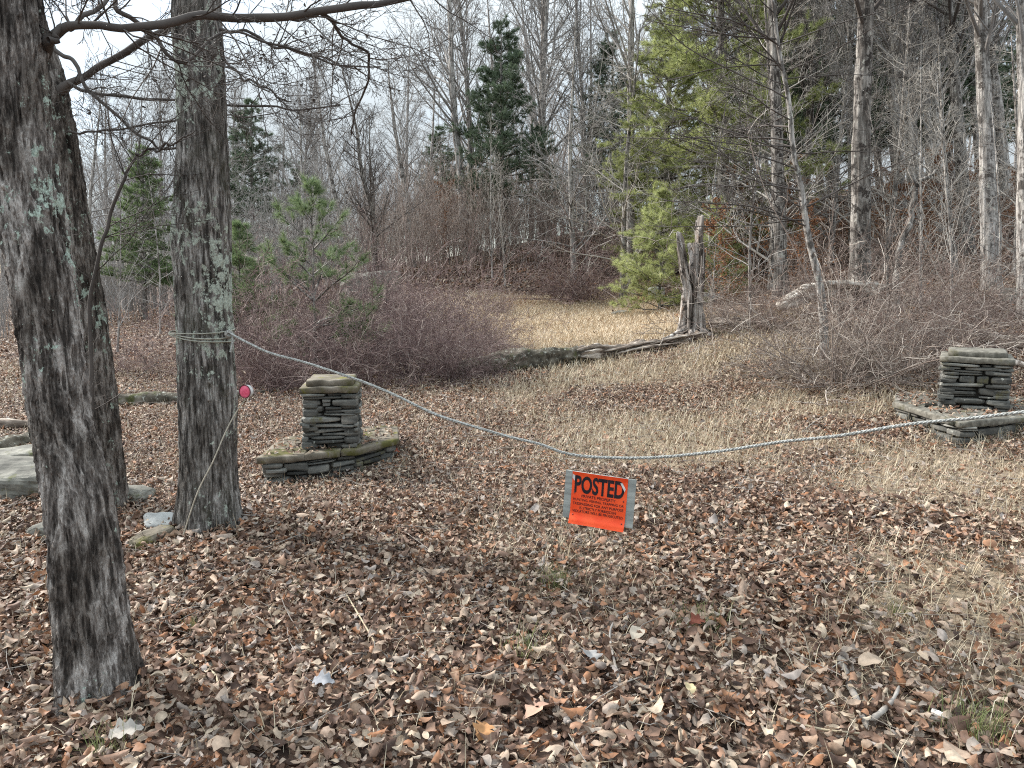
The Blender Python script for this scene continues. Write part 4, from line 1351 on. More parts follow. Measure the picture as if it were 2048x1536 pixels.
obj('crown', mb.mesh('crown', off=g5), M['twig_dark'], t5)


g7 = ground(1790, 11.6)
V, f = None, None
mb = MB()
A7 = smooth_path([(g7.x, g7.y, g7.z - .05, .05), row(1796, 510, 11.6, 13), row(1819, 447, 11.6, 12), row(1830, 393, 11.6, 11), row(1835, 370, 11.6, 10), row(1850, 359, 11.6, 8), row(1874, 343, 11.6, 5)], 60)
tubes(mb, [(A7[:, :3] + (np.stack([vn(np.stack([np.arange(60) * .5, np.full(60, 5.0 * c), np.zeros(60)], 1), c) for c in range(3)], 1) - .5) * .05, A7[:, 3])], 8)
tubes(mb, [(np.array([row(1833, 372, 11.6, 5)[:3], row(1816, 340, 11.6, 5)[:3], row(1822, 318, 11.6, 5)[:3]]), np.array([.02, .014, .006]))], 6)
tag(obj('dead_limb', mb.mesh('dead_limb', off=g7), M['bark_dark'], None, g7), 'crooked dark dead limb rising from the brush before the slanting trunks', 'dead branch')


# ------------------------------------------------------------------ dead snag and logs
def build_snag():
    b = ground(1384, 12.4)
    D = 12.4 * CP + (CZ - b.z) * SP
    root = thing('tree_snag', 'splintered grey dead snag with two upright prongs at the edge of the clearing', 'tree stump', b)
    nth, nz_ = 120, 110
    a = np.arange(nth) * 2 * np.pi / nth

    def bumpf(c, w):
        d = np.abs((a - c + np.pi) % (2 * np.pi) - np.pi)
        return np.clip(1 - d / w, 0, 1)
    jag = vn(np.stack([np.cos(a) * 6, np.sin(a) * 6, 0 * a], 1), 8)
    jag2 = vn(np.stack([np.cos(a) * 20, np.sin(a) * 20, 0 * a], 1), 9)
    top = .95 + .35 * jag + .12 * jag2
    top = np.maximum(top, 2.08 * (bumpf(5.25, .75) ** .18) + .10 * jag2 - .05)          # right tall prong (towards viewer, right of centre)
    top = np.maximum(top, 1.5 * (bumpf(6.25, .3) ** .2))
    top = np.maximum(top, 1.80 * (bumpf(3.5, .55) ** .2) + .18 * jag2 - .08)           # left prong
    u = np.linspace(0, 1, nz_)
    U_, A_ = np.meshgrid(u, a, indexing='ij')
    Z = U_ * top[None, :]
    g = vn(np.stack([np.cos(A_) * 3.2, np.sin(A_) * 3.2, Z * .7], -1).reshape(-1, 3), 4).reshape(Z.shape)
    g2_ = vn(np.stack([np.cos(A_) * 9, np.sin(A_) * 9, Z * 1.5], -1).reshape(-1, 3), 5).reshape(Z.shape)
    R = .218 - .055 * np.clip(Z / 2, 0, 1) + .11 * np.exp(-Z / .16) * (1 + .6 * np.cos(A_ * 4))
    R = R - .15 * (np.clip(1 - np.abs(2 * g - 1) * 2.2, 0, 1)) - .05 * np.clip(1 - np.abs(2 * g2_ - 1) * 2.5, 0, 1)
    lean = -.19 * np.clip((Z - .9) / .9, 0, 1) * (np.cos(A_ - 3.4) > .3)
    X = R * np.cos(A_) + lean
    Y = R * np.sin(A_)
    Vo = np.stack([X, Y, Z - .05], -1)
    thick = .055
    k = (np.maximum(R - thick, .02) / R)
    Vi = np.stack([X * k + lean * (1 - k), Y * k, Z - .05 - .02], -1)
    n = nth * nz_
    i, j = np.meshgrid(np.arange(nz_ - 1), np.arange(nth), indexing='ij')
    j2 = (j + 1) % nth
    f = np.stack([i * nth + j, i * nth + j2, (i + 1) * nth + j2, (i + 1) * nth + j], -1).reshape(-1, 4)
    jj = np.arange(nth); kk = (jj + 1) % nth
    e = (nz_ - 1) * nth
    rim = np.stack([e + jj, e + kk, n + e + kk, n + e + jj], -1)
    obj('trunk', mk('trunk', np.concatenate([Vo.reshape(-1, 3), Vi.reshape(-1, 3)]), np.concatenate([f, f[:, ::-1] + n, rim])), M['snag'], root)
    for (ax, ln, r0) in ((3.7, .55, .07), (4.4, .4, .06), (5.4, .5, .06), (.2, .5, .06)):
        pts = [(math.cos(ax) * t * ln + .12 * math.cos(ax), math.sin(ax) * t * ln + .12 * math.sin(ax), .16 * (1 - t) ** 1.5 + .02) for t in np.linspace(0, 1, 8)]
        mb = MB(); tubes(mb, [(pts, [r0 * (1 - .75 * t) for t in np.linspace(0, 1, 8)])], 7)
        obj('root', mb.mesh('root'), M['snag'], root)


build_snag()


def rough_tube(path, nth, n, seed, amp, k=5.0, squash=1.0):
    A = smooth_path(path, n)
    C, r = A[:, :3], A[:, 3]
    T = nrm(np.gradient(C, axis=0))
    U = nrm(np.cross(T, np.array([[0, 0, 1.]]))); Wv = np.cross(U, T)
    a = np.arange(nth) * 2 * np.pi / nth
    dirs = np.cos(a)[None, :, None] * U[:, None, :] + np.sin(a)[None, :, None] * Wv[:, None, :] * squash
    q = (C[:, None, :] * k + dirs * r[:, None, None] * k).reshape(-1, 3)
    d = (fbm(q, 4, seed).reshape(n, nth) - .5) * amp * 2
    sa = np.concatenate([[0], np.cumsum(np.linalg.norm(np.diff(C, axis=0), axis=1))])
    g = np.stack([np.broadcast_to(np.cos(a) * 3.5, (n, nth)), np.broadcast_to(np.sin(a) * 3.5, (n, nth)), np.broadcast_to(sa[:, None] * 2.2, (n, nth))], -1).reshape(-1, 3)
    d = d - np.clip(1 - np.abs(2 * vn(g + seed, seed + 2) - 1) * 2.6, 0, 1).reshape(n, nth) * amp * 1.1
    end = np.minimum(1, np.minimum(np.arange(n), np.arange(n)[::-1]) / 2.0)[:, None]
    R = np.maximum(r[:, None] + d, .004) * end
    V = C[:, None, :] + R[:, :, None] * dirs
    i, j = np.meshgrid(np.arange(n - 1), np.arange(nth), indexing='ij')
    j2 = (j + 1) % nth
    f = np.stack([i * nth + j, i * nth + j2, (i + 1) * nth + j2, (i + 1) * nth + j], -1).reshape(-1, 4)
    return V.reshape(-1, 3), f


def log(name, label, pts, mat, seed, amp=.03, parts=None, sq=1.0, cat='log'):
    """pts: (px, Y, radius, lift)"""
    rows = []
    for px, Y, r, lift in pts:
        g = ground(px, Y)
        rows.append((g.x, g.y, g.z + r * .7 * sq + lift, r))
    V, f = rough_tube(rows, 22, 110, seed, amp, squash=sq)
    base = rows[0][:3]
    o = obj(name, mk(name, V - np.array(base), f), M[mat], None, base)
    return tag(o, label, cat)


b6 = ground(985, 11.4)
for px, Y, s in ((925, 10.9, .5), (965, 11.0, .42), (895, 10.9, .6)):
    place_shrub(SH[prng.randrange(3)], 'shrub_purple', px, Y, s, LL, GL)
lg = thing('fallen_log', 'long fallen log across the clearing mouth, mossy left end and rotted right end', 'log', b6)


def lrow(px, Y, r, lift=0):
    g = ground(px, Y)
    return (g.x - b6.x, g.y - b6.y, g.z - b6.z + r * .75 + lift, r)


V, f = rough_tube([lrow(915, 11.25, .14), lrow(970, 11.3, .18), lrow(1025, 11.4, .20), lrow(1090, 11.55, .19), lrow(1150, 11.7, .17), lrow(1185, 11.8, .10)], 30, 110, 5, .05, 6)
obj('mossy_trunk', mk('mossy_trunk', V, f), M['moss_log'], lg)
V, f = rough_tube([lrow(1135, 11.7, .08), lrow(1160, 11.7, .17, .03), lrow(1215, 11.85, .15), lrow(1280, 11.95, .13), lrow(1340, 12.0, .11), lrow(1400, 12.1, .10)], 36, 200, 8, .10, 6, .85)
obj('rotted_trunk', mk('rotted_trunk', V, f), M['rotten'], lg)
for k, (p0, p1, r) in enumerate((((1170, 11.65, .14), (1400, 12.0, .10), .022), ((1230, 11.7, .08), (1380, 11.85, .06), .02), ((1150, 11.6, .24), (1220, 11.75, .20), .025), ((1280, 11.8, .12), (1420, 12.0, .13), .018))):
    q0, q1 = ground(p0[0], p0[1]) - b6, ground(p1[0], p1[1]) - b6
    V, f = rough_tube([(q0.x, q0.y, q0.z + p0[2], r), ((q0.x + q1.x) / 2, (q0.y + q1.y) / 2, (q0.z + p0[2] + q1.z + p1[2]) / 2 + .03, r * 1.3), (q1.x, q1.y, q1.z + p1[2], r * .5)], 8, 40, k, .012, 9)
    obj('splinter', mk('splinter', V, f), M['rotten'], lg)

log('mossy_log', 'dark mossy log on the leaves between the two big front trunks', [(225, 9.6, .10, 0), (300, 9.7, .11, 0), (380, 9.8, .10, 0), (470, 10.0, .085, 0), (560, 10.3, .05, 0)], 'moss_log', 3)
log('brown_log', 'barkless brown log at the left edge behind the closest trunk', [(-90, 7.9, .08, .05), (0, 8.1, .08, .03), (90, 8.2, .07, 0)], 'rotten', 6)
log('dark_log', 'dark charred-looking log slanting left of the closest trunk', [(-60, 6.6, .10, 0), (0, 6.9, .10, 0), (100, 7.6, .08, 0)], 'moss_log', 9)
log('bleached_log', 'bleached fallen log on the bank beneath the leaning young tree', [(1555, 12.4, .12, .15), (1620, 12.6, .16, .25), (1690, 12.8, .15, .2), (1790, 12.9, .10, .1)], 'bleached', 12, .05)
log('bleached_log', 'shorter bleached branch wood piled across the bleached fallen log', [(1600, 12.3, .07, .45), (1650, 12.5, .08, .42), (1720, 12.6, .07, .3), (1760, 12.4, .05, .1)], 'bleached', 22, .03)
log('pale_log', 'pale broken log in the brush right of the snag', [(1420, 12.8, .09, .03), (1470, 12.5, .09, .03), (1530, 12.2, .07, .02)], 'rotten', 15, .04)
log('weathered_log', 'weathered log on the bank behind the right pillar', [(1960, 9.6, .10, .05), (2030, 9.2, .11, .05), (2130, 8.9, .12, .05)], 'rotten', 18, .04)
log('grey_log', 'thin grey log slanting down to the right pillar', [(1880, 9.8, .03, .1), (1960, 9.0, .035, .08), (2060, 8.3, .04, .05)], 'snag', 19, .008)


def rock(name, label, px, Y, size, mat, seed, sink=.3, rot=0, pw=4, cat='rock', amp=.22):
    g = ground(px, Y)
    V = rounded(CG9, pw)
    V = V * (1 + (fbm(V * 1.5 + seed * 7, 4, seed) - .5)[:, None] * amp * 2)
    V = V * np.array(size) * .5
    V[:, 2] += size[2] * (.5 - sink)
    o = obj(name, mk(name, V, CF9, False), M[mat], None, g)
    o.rotation_euler = (prng.uniform(-.12, .12), prng.uniform(-.12, .12), rot)
    return tag(o, label, cat)


rock('boulder', 'flat-topped grey boulder at the left edge behind the closest trunk', 25, 5.6, (.75, .6, .30), 'rock', 1, .25, .2, 5)
rock('flat_stone', 'pale flat stone lying above the left-edge boulder', 10, 6.6, (.8, .5, .16), 'rock', 2, .3, .4, 6)
rock('dark_stone', 'dark wedge stone at the foot of the second trunk', 262, 5.4, (.34, .25, .14), 'rock', 3, .3, -.3)
rock('small_stone', 'small grey stone left of the closest trunk foot', 88, 4.6, (.18, .15, .15), 'rock', 4)
rock('pale_stone', 'pale flat stone against the left foot of the lichen tree', 330, 4.75, (.26, .22, .10), 'pale_rock', 5, .2, .5, 5)
rock('mossy_stone', 'mossy yellow-green stone in front of the pale flat stone', 308, 4.45, (.16, .26, .13), 'slab', 6, .3, -.5)
rock('ledge_rock', 'grey rock ledge rising above the purple thicket', 745, 19.5, (1.5, 1.0, 1.0), 'rock', 7, .15, .3, 5, amp=.3)
rock('ledge_rock', 'smaller rock on the left flank of the grey ledge', 700, 18.6, (.7, .6, .7), 'rock', 8, .2, .8, 5, amp=.3)
rock('white_stone', 'whitish stone between the clearing trunk and the snag', 1312, 19.5, (.42, .3, .34), 'pale_rock', 9)
rock('white_stone', 'whitish stone just right of the snag', 1420, 16.5, (.42, .3, .26), 'pale_rock', 10)
rock('clearing_stone', 'flat grey stone lying in the golden grass', 1240, 17.5, (.40, .25, .12), 'rock', 11)
rock('round_stone', 'rounded stone on the slope right of the straight grey trunk', 2012, 12.6, (.40, .3, .22), 'rock', 12)
rock('round_stone', 'rounded stone downhill of the straight grey trunk', 2020, 12.0, (.30, .25, .18), 'rock', 13)
rock('grey_slab', 'low grey stone half buried in leaves by the closest trunk foot', 425, 2.95, (.14, .10, .05), 'rock', 14)


# ------------------------------------------------------------------ stone pillars
def stone(mb, c, ex, ey, sx, sy, sz, rng, pw=7, tilt=.03):
    """one rough slab stone: centre c, unit axes ex, ey (horizontal), half sizes"""
    V = rounded(CG4, pw)
    q = V * np.array([sx, sy, sz]) * 9 + rng.uniform(0, 50)
    V = V * (1 + (vn(q, 3)[:, None] - .5) * .20)
    sk = rng.normal(0, tilt)
    V = V * np.array([sx, sy, sz])
    V[:, 2] += V[:, 0] * sk
    taper = rng.uniform(-.25, .25)
    V[:, 2] *= 1 + taper * V[:, 0] / sx
    mb.add(np.asarray(c)[None] + V[:, :1] * ex + V[:, 1:2] * ey + V[:, 2:] * np.array([[0, 0, 1.]]), CF4)


def courses(mb, poly, z0, z1, rng, hmin, hmax, lmin, lmax, depth, skip=None, dzf=None):
    """dry stone face along each edge of a closed polygon"""
    n = len(poly)
    for k in range(n):
        if skip and k in skip: continue
        a = np.array([poly[k][0], poly[k][1]]); b = np.array([poly[(k + 1) % n][0], poly[(k + 1) % n][1]])
        Ln = np.linalg.norm(b - a)
        e = (b - a) / Ln
        nx = np.array([e[1], -e[0]])
        ex = np.array([[e[0], e[1], 0]]); ey = np.array([[nx[0], nx[1], 0]])
        z = z0
        while z < z1 - .008:
            h = min(rng.uniform(hmin, hmax), z1 - z)
            s = -rng.uniform(0, .02)
            while s < Ln:
                l = rng.uniform(lmin, lmax)
                l = min(l, Ln - s + .015)
                if l < .035: break
                parts = 1 if rng.random() < .75 or h < .035 else 2
                for m in range(parts):
                    hh = h / parts
                    out = float(np.clip(rng.normal(0, .014), -.02, .026))
                    c2 = a + e * (s + l / 2) - nx * (depth / 2 - out)
                    stone(mb, (c2[0], c2[1], z + hh * (m + .5)), ex, ey, l / 2 - rng.uniform(.002, .008), depth / 2, hh / 2 * rng.uniform(.74, .98), rng, rng.choice([4, 6, 9]))
                s += l
            z += h


def prism(poly, z0, z1, bevel=.012, tilt=(0, 0), sub=6, seed=1, amp=.008):
    """slab with worn edges from a polygon (counter-clockwise)"""
    P2 = np.array(poly, float)
    m = []
    n = len(P2)
    for k in range(n):
        for t in np.arange(sub) / sub:
            m.append(P2[k] * (1 - t) + P2[(k + 1) % n] * t)
    B = np.array(m)
    cen = B.mean(0)
    N = len(B)
    rings = []
    for (ins, z) in ((.006, z0), (0, z0 + bevel * .7), (0, z1 - bevel), (bevel * .5, z1 - bevel * .3), (bevel * 1.4, z1)):
        d = B - cen
        l = np.linalg.norm(d, axis=1, keepdims=True)
        q = cen + d * (1 - ins / l)
        rings.append(np.hstack([q, np.full((N, 1), z)]))
    for s in (.75, .5, .25):
        rings.append(np.hstack([cen + (rings[4][:, :2] - cen) * s, np.full((N, 1), z1)]))
    V = np.concatenate(rings + [np.array([[cen[0], cen[1], z1]])])
    V = V + (np.stack([vn(V * 14 + 3 * c, seed + c) for c in range(3)], 1) - .5) * amp * 2
    V[:, 2] += (V[:, 0] - cen[0]) * tilt[0] + (V[:, 1] - cen[1]) * tilt[1]
    f = []
    j = np.arange(N); j2 = (j + 1) % N
    for r in range(7):
        f.append(np.stack([r * N + j, r * N + j2, (r + 1) * N + j2, (r + 1) * N + j], 1))
    tri = np.stack([7 * N + j, 7 * N + j2, np.full(N, 8 * N)], 1)
    return V, np.concatenate(f), tri


def rect(c, w, d, a):
    ca, sa = math.cos(a), math.sin(a)
    return [(c[0] + x * ca - y * sa, c[1] + x * sa + y * ca) for x, y in ((-w / 2, -d / 2), (w / 2, -d / 2), (w / 2, d / 2), (-w / 2, d / 2))]


def shrink(poly, k):
    A = np.array(poly); c = A.mean(0)
    return [tuple(p) for p in c + (A - c) * k]


def build_pillar(label, plinth, zg, zs, slabs, pc, pw, pang, ph, capw, seed, slab_mat, cap_mat, slab_tilt=(0, 0)):
    rng = np.random.default_rng(seed)
    base = Vector((pc[0], pc[1], zg))
    root = thing('stone_pillar', label, 'stone pillar', base)
    off = np.array(base)
    mb = MB()
    courses(mb, plinth, zg - .03, zs, rng, .035, .105, .08, .38, .16)
    obj('plinth', mb.mesh('plinth', False, off), M['stone'], root)
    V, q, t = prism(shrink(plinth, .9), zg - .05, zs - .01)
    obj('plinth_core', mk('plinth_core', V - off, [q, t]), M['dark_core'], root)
    for k, sp in enumerate(slabs):
        V, q, t = prism(sp, zs, zs + .052, .012, slab_tilt, 6, seed + k, .007)
        obj('ledge_slab', mk('ledge_slab', V - off, [q, t]), M[slab_mat], root)
    z0 = zs + .05
    body = rect(pc, pw, pw, pang)
    mb = MB()
    courses(mb, body, z0, z0 + ph, rng, .018, .082, .06, .36, .13)
    obj('shaft', mb.mesh('shaft', False, off), M['stone'], root)
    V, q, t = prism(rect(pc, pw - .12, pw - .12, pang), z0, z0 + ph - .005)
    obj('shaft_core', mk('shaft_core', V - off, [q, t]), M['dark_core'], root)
    zt = z0 + ph + .002
    V, q, t = prism(rect(pc, capw, capw, pang), zt, zt + .052, .01, (0, 0), 6, seed + 11, .006)
    obj('lower_capstone', mk('lower_capstone', V - off, [q, t]), M[cap_mat], root)
    V, q, t = prism(rect((pc[0] + .005, pc[1]), capw * .8, capw * .8, pang), zt + .05, zt + .105, .012, (0, 0), 6, seed + 12, .007)
    obj('upper_capstone', mk('upper_capstone', V - off, [q, t]), M[cap_mat], root)
    return root


Lp = PLINTH_L
build_pillar('mossy dry-stone pillar on the left of the track, beside the reflector', Lp, h1(-1.5, 5.8), .175,
             [[(-1.99, 5.67), (-1.655, 5.77), (-1.70, 6.30), (-2.04, 6.34)],
              [(-1.645, 5.77), (-1.40, 5.91), (-1.40, 6.45), (-1.69, 6.42)],
              [(-1.39, 5.92), (-1.26, 6.0), (-0.99, 6.40), (-1.09, 6.98), (-1.39, 6.6)],
              [(-2.04, 6.36), (-1.70, 6.32), (-1.42, 6.50), (-1.12, 6.99), (-1.75, 6.88)]],
             (-1.52, 6.22), .44, .12, .46, .47, 5, 'slab', 'slab')
Rp = PLINTH_R
build_pillar('two-stepped flat-capped dry-stone pillar on the right of the track', Rp, h1(4.0, 6.5) - .02, .37,
             [[(3.75, 6.14), (4.92, 6.52), (5.32, 7.3), (4.42, 7.0), (3.90, 6.9)],
              [(3.75, 6.22), (3.89, 6.92), (4.02, 7.15), (3.73, 7.22)],
              [(4.04, 7.2), (4.42, 7.03), (5.30, 7.33), (5.02, 7.95), (4.06, 7.8), (3.80, 7.30)]],
             (4.35, 6.95), .54, -.53 + math.pi / 2, .43, .58, 9, 'cap', 'cap')


# ------------------------------------------------------------------ rope with cords round the lichen tree
def build_rope():
    pts = [P(462, 668, 4.62), P(500, 688, 4.5), P(560, 714, 4.38), P(715, 762, 4.2), P(870, 828, 4.05), P(1000, 871, 3.98), P(1080, 893, 3.93), P(1135, 911, 3.9), P(1215, 918, 3.87), P(1330, 915, 3.8),
           P(1500, 897, 3.65), P(1700, 868, 3.48), P(1900, 841, 3.32), P(2048, 821, 3.2), P(2400, 772, 2.95), P(2900, 700, 2.7)]
    A = smooth_path([tuple(p) for p in pts], 1700)
    s = np.concatenate([[0], np.cumsum(np.linalg.norm(np.diff(A, axis=0), axis=1))])
    A = A + (np.stack([vn(np.stack([s * 3.3, s * 0 + 4 * c, s * 0], 1), c) for c in range(3)], 1) - .5) * .022
    T = nrm(np.gradient(A, axis=0))
    U = nrm(np.cross(T, np.array([[0, 0, 1.]]))); Wv = np.cross(U, T)
    base = pts[0]
    root = thing('rope', 'pale twisted rope strung across the track from the lichen tree', 'rope', base)
    mb = MB()
    for k in range(3):
        ph = s * 2 * np.pi / .055 + k * 2 * np.pi / 3
        Q = A + .0039 * (np.cos(ph)[:, None] * U + np.sin(ph)[:, None] * Wv)
        tubes(mb, [(Q, np.full(len(Q), .0046))], 6)
    obj('strands', mb.mesh('strands', off=base), M['rope'], root)
    mb = MB()
    kc = np.array(pts[0]); g = np.random.default_rng(2)
    for k in range(4):      # the knot where the rope is tied
        a = np.linspace(0, 2 * np.pi, 30)
        ax = nrm(np.array([g.normal(), g.normal(), g.normal()])); b1 = nrm(np.cross(ax, [.3, .2, 1.])); b2 = np.cross(ax, b1)
        tubes(mb, [(kc + np.array([-.01, -.01, 0]) + (.013 + .004 * (k % 3)) * (np.cos(a)[:, None] * b1 + np.sin(a)[:, None] * b2), np.full(30, .0062))], 6)
    q = smooth_path([tuple(kc), tuple(kc + np.array([.015, -.02, -.05])), tuple(kc + np.array([.0, -.025, -.11]))], 16)
    tubes(mb, [(q, np.linspace(.006, .008, 16))], 6)
    obj('knot', mb.mesh('knot', off=base), M['rope'], root)
    # thin cords wound round the trunk
    c0 = P(405, 668, 4.7)
    r = 108 / 2 / F * (4.7 * CP + .3 * SP) + .012
    for (dz, tx, sd2) in ((.015, .03, 0), (-.005, -.05, 1), (-.02, -.09, 2)):
        a = np.linspace(0, 2 * np.pi, 90)
        rr = r * 1.04 + .004 * np.sin(a * 5 + sd2)
        q = np.stack([c0.x + rr * np.cos(a), c0.y + rr * np.sin(a), c0.z + dz + tx * np.cos(a) * .35 + .006 * np.sin(2 * a + sd2)], 1)
        mb = MB(); tubes(mb, [(q, np.full(90, .0042))], 5)
        obj('cord_loop', mb.mesh('cord_loop', off=base), M['cord'], root)


build_rope()


# ------------------------------------------------------------------ sign
def text_mesh(body, w, h, weight=.0):
    cu = bpy.data.curves.new('lettering', 'FONT')
    cu.body = body
    cu.size = 1
    cu.offset = weight
    cu.resolution_u = 4
    o = bpy.data.objects.new('lettering', cu)
    COL.objects.link(o)
    bpy.context.view_layer.update()
    me = bpy.data.meshes.new_from_object(o.evaluated_get(bpy.context.evaluated_depsgraph_get()))
    bpy.data.objects.remove(o)
    n = len(me.vertices)
    co = np.zeros(n * 3, np.float32)
    me.vertices.foreach_get('co', co)
    co = co.reshape(-1, 3)
    lo, hi_ = co.min(0), co.max(0)
    fl = [list(p.vertices) for p in me.polygons]
    q = np.zeros((n, 3))
    q[:, 0] = ((co[:, 0] - lo[0]) / (hi_[0] - lo[0]) - .5) * w
    q[:, 2] = ((co[:, 1] - lo[1]) / (hi_[1] - lo[1]) - .5) * h
    return q, fl


def poly_mesh(name, V, F_):
    me = bpy.data.meshes.new(name)
    me.from_pydata([tuple(v) for v in V], [], F_)
    me.update()
    return me


def build_sign():
    c = P(1197, 1000, 3.86)
    root = thing('posted_sign', 'orange warning notice on a weathered board hanging below the rope', 'sign', c)
    root.rotation_euler = (math.radians(-3), math.radians(2.6), math.radians(-22))
    D = 3.86 * CP + .9 * SP
    k = D / F / math.cos(math.radians(21))          # metres per photo pixel across the board
    bw, bh, sw, sh = 136 * k, 96 * k, 107 * k, 100 * k
    V, q, t = prism([(-bw / 2, 0), (bw / 2, 0), (bw / 2, .013), (-bw / 2, .013)], -bh / 2 + .012, bh / 2 + .012 * 0, .0015, (0, 0), 6, 3, .0012)
    obj('board', mk('board', V, [q, t], False), M['ply'], root)
    # thin plastic notice, its foot curling forward

    def surf(u, v):                       # u, v in -.5 .. .5
        z = v * sh - .004
        y = -.004 - .030 * np.clip((-v - .28) / .22, 0, 1) ** 1.6 + .010 * np.clip((-v - .42) / .08, 0, 1) - .006 * np.clip((v - .42) / .08, 0, 1) - .0015 * np.sin(u * 7 + v * 3)
        return np.stack([u * sw, y, z], -1)
    nu, nv = 25, 41
    uu, vv = np.meshgrid(np.linspace(-.5, .5, nu), np.linspace(-.5, .5, nv), indexing='ij')
    V1 = surf(uu.ravel(), vv.ravel())
    a = (np.arange(nu - 1)[:, None] * nv + np.arange(nv - 1)[None]).ravel()
    f = np.stack([a, a + nv, a + nv + 1, a + 1], 1)
    V2 = V1 + np.array([0, .0012, 0])
    n = nu * nv
    note = obj('notice', mk('notice', np.concatenate([V1, V2]), np.concatenate([f, f[:, ::-1] + n])), M['orange'], root)

    def put(name, body, uc, vc, w, h, weight, lift=.0012):
        q_, fl = text_mesh(body, w * sw, h * sh, weight)
        u = q_[:, 0] / sw + uc; v = q_[:, 2] / sh + vc
        Q = surf(u, v); Q[:, 1] -= lift
        o = obj(name, poly_mesh(name, Q, fl), M['ink'], note)
        return o
    put('headline', 'POSTED', .0, .265, .90, .34, .032)
    put('lettering', 'PRIVATE PROPERTY', .0, .045, .62, .055, .011)
    put('lettering', 'HUNTING, FISHING, TRAPPING OR', .0, -.035, .92, .055, .011)
    put('lettering', 'TRESPASSING FOR ANY PURPOSE', .0, -.11, .92, .050, .011)
    put('lettering', 'IS STRICTLY FORBIDDEN', .0, -.185, .66, .050, .011)
    put('lettering', 'VIOLATORS WILL BE PROSECUTED', .0, -.255, .92, .050, .011)
    th = np.arange(10) * 2 * np.pi / 10
    for u, v in ((-.44, .09), (.45, .06), (-.44, -.33), (.45, -.36)):
        C = surf(np.array([u]), np.array([v]))[0] - np.array([0, .0025, 0])
        mbn = MB()
        ring = np.stack([C[0] + np.cos(th) * .0042, np.full(10, C[1]), C[2] + np.sin(th) * .0042], 1)
        ring2 = np.stack([C[0] + np.cos(th) * .0025, np.full(10, C[1] - .002), C[2] + np.sin(th) * .0025], 1)
        j = np.arange(10); j2 = (j + 1) % 10
        mbn.add(np.concatenate([ring, ring2, [C - np.array([0, .002, 0])]]), np.stack([j, j2, 10 + j2, 10 + j], 1))
        mbn.add(np.concatenate([ring2, [C - np.array([0, .002, 0])]]), np.stack([j, j2, np.full(10, 10)], 1))
        obj('nail', mbn.mesh('nail'), M['rim'], root)
    # worn white creases at the two upper corners
    for poly_ in ([(-.5, .38), (-.455, .32), (-.45, .42), (-.485, .45)], [(.37, .40), (.455, .24), (.47, .30), (.41, .40)]):
        U_ = np.array(poly_)
        Q = surf(U_[:, 0], U_[:, 1]); Q[:, 1] -= .0024
        obj('worn_crease', poly_mesh('worn_crease', Q, [[0, 1, 2, 3]]), M['white_worn'], note)
    for x in (-bw / 2 + .035, bw / 2 - .03):
        pts = [(x, .006, bh / 2 - .03), (x + .004, .0, bh / 2 + .02), (x - .003, .004, bh / 2 + .075), (x, .002, bh / 2 + .105 - x * .12)]
        mb = MB(); tubes(mb, [(pts, [.0016] * 4)], 5)
        obj('hanging_wire', mb.mesh('hanging_wire'), M['wire'], root)


build_sign()


# ------------------------------------------------------------------ reflector on a bent wire
def build_reflector():
    g = hit(366, 1052)
    c = P(491, 783, 4.55)
    root = thing('reflector', 'round pink reflector on a bent wire beside the lichen tree', 'reflector', g)
    off = np.array(g)
    r = .040
    nrmv = nrm(np.array([-.30, -.95, .06]))
    ux = nrm(np.cross(np.array([0, 0, 1.]), nrmv)); uz = np.cross(nrmv, ux)
    cc = np.array(c) - off
    th = np.arange(36) * 2 * np.pi / 36

    def ring(rad, d):
        return cc + rad * (np.cos(th)[:, None] * ux + np.sin(th)[:, None] * uz) + nrmv * d

    def lathe(name, prof, mat, cap=True):
        mb = MB()
        Vs = [ring(a_, d) for a_, d in prof]
        j = np.arange(36); j2 = (j + 1) % 36
        f = np.concatenate([np.stack([k * 36 + j, k * 36 + j2, (k + 1) * 36 + j2, (k + 1) * 36 + j], 1) for k in range(len(prof) - 1)])
        mb.add(np.concatenate(Vs), f)
        obj(name, mb.mesh(name, True), M[mat], root)
    lathe('housing', [(.001, -.034), (.034, -.032), (.040, -.024), (.0415, .004), (.039, .007)], 'housing')
    lathe('rim', [(.0415, .004), (.042, .009), (.0385, .011), (.037, .007)], 'rim')
    lathe('lens', [(.0375, .007), (.03, .0105), (.015, .013), (.0005, .0135)], 'pink')
    mb = MB()
    foot = P(372, 1035, 4.50)
    rows = [cc - uz * .038 - nrmv * .012, np.array(P(474, 822, 4.55)) - off, np.array(P(452, 862, 4.5)) - off, np.array(P(425, 925, 4.42)) - off, np.array(P(395, 985, 4.38)) - off, np.array(P(366, 1060, 4.36)) - off - np.array([0, 0, .03])]
    A = smooth_path([tuple(q) for q in rows], 40)
    tubes(mb, [(A, np.full(40, .0042))], 6)
    obj('wire_stake', mb.mesh('wire_stake'), M['wire'], root)
    mb = MB()
    rows = [np.array(P(478, 815, 4.56)) - off, np.array(P(470, 835, 4.56)) - off, np.array(P(468, 858, 4.56)) - off]
    A = smooth_path([tuple(q) for q in rows], 12)
    tubes(mb, [(A, np.full(12, .0028))], 5)
    obj('wire_tail', mb.mesh('wire_tail'), M['wire'], root)


build_reflector()


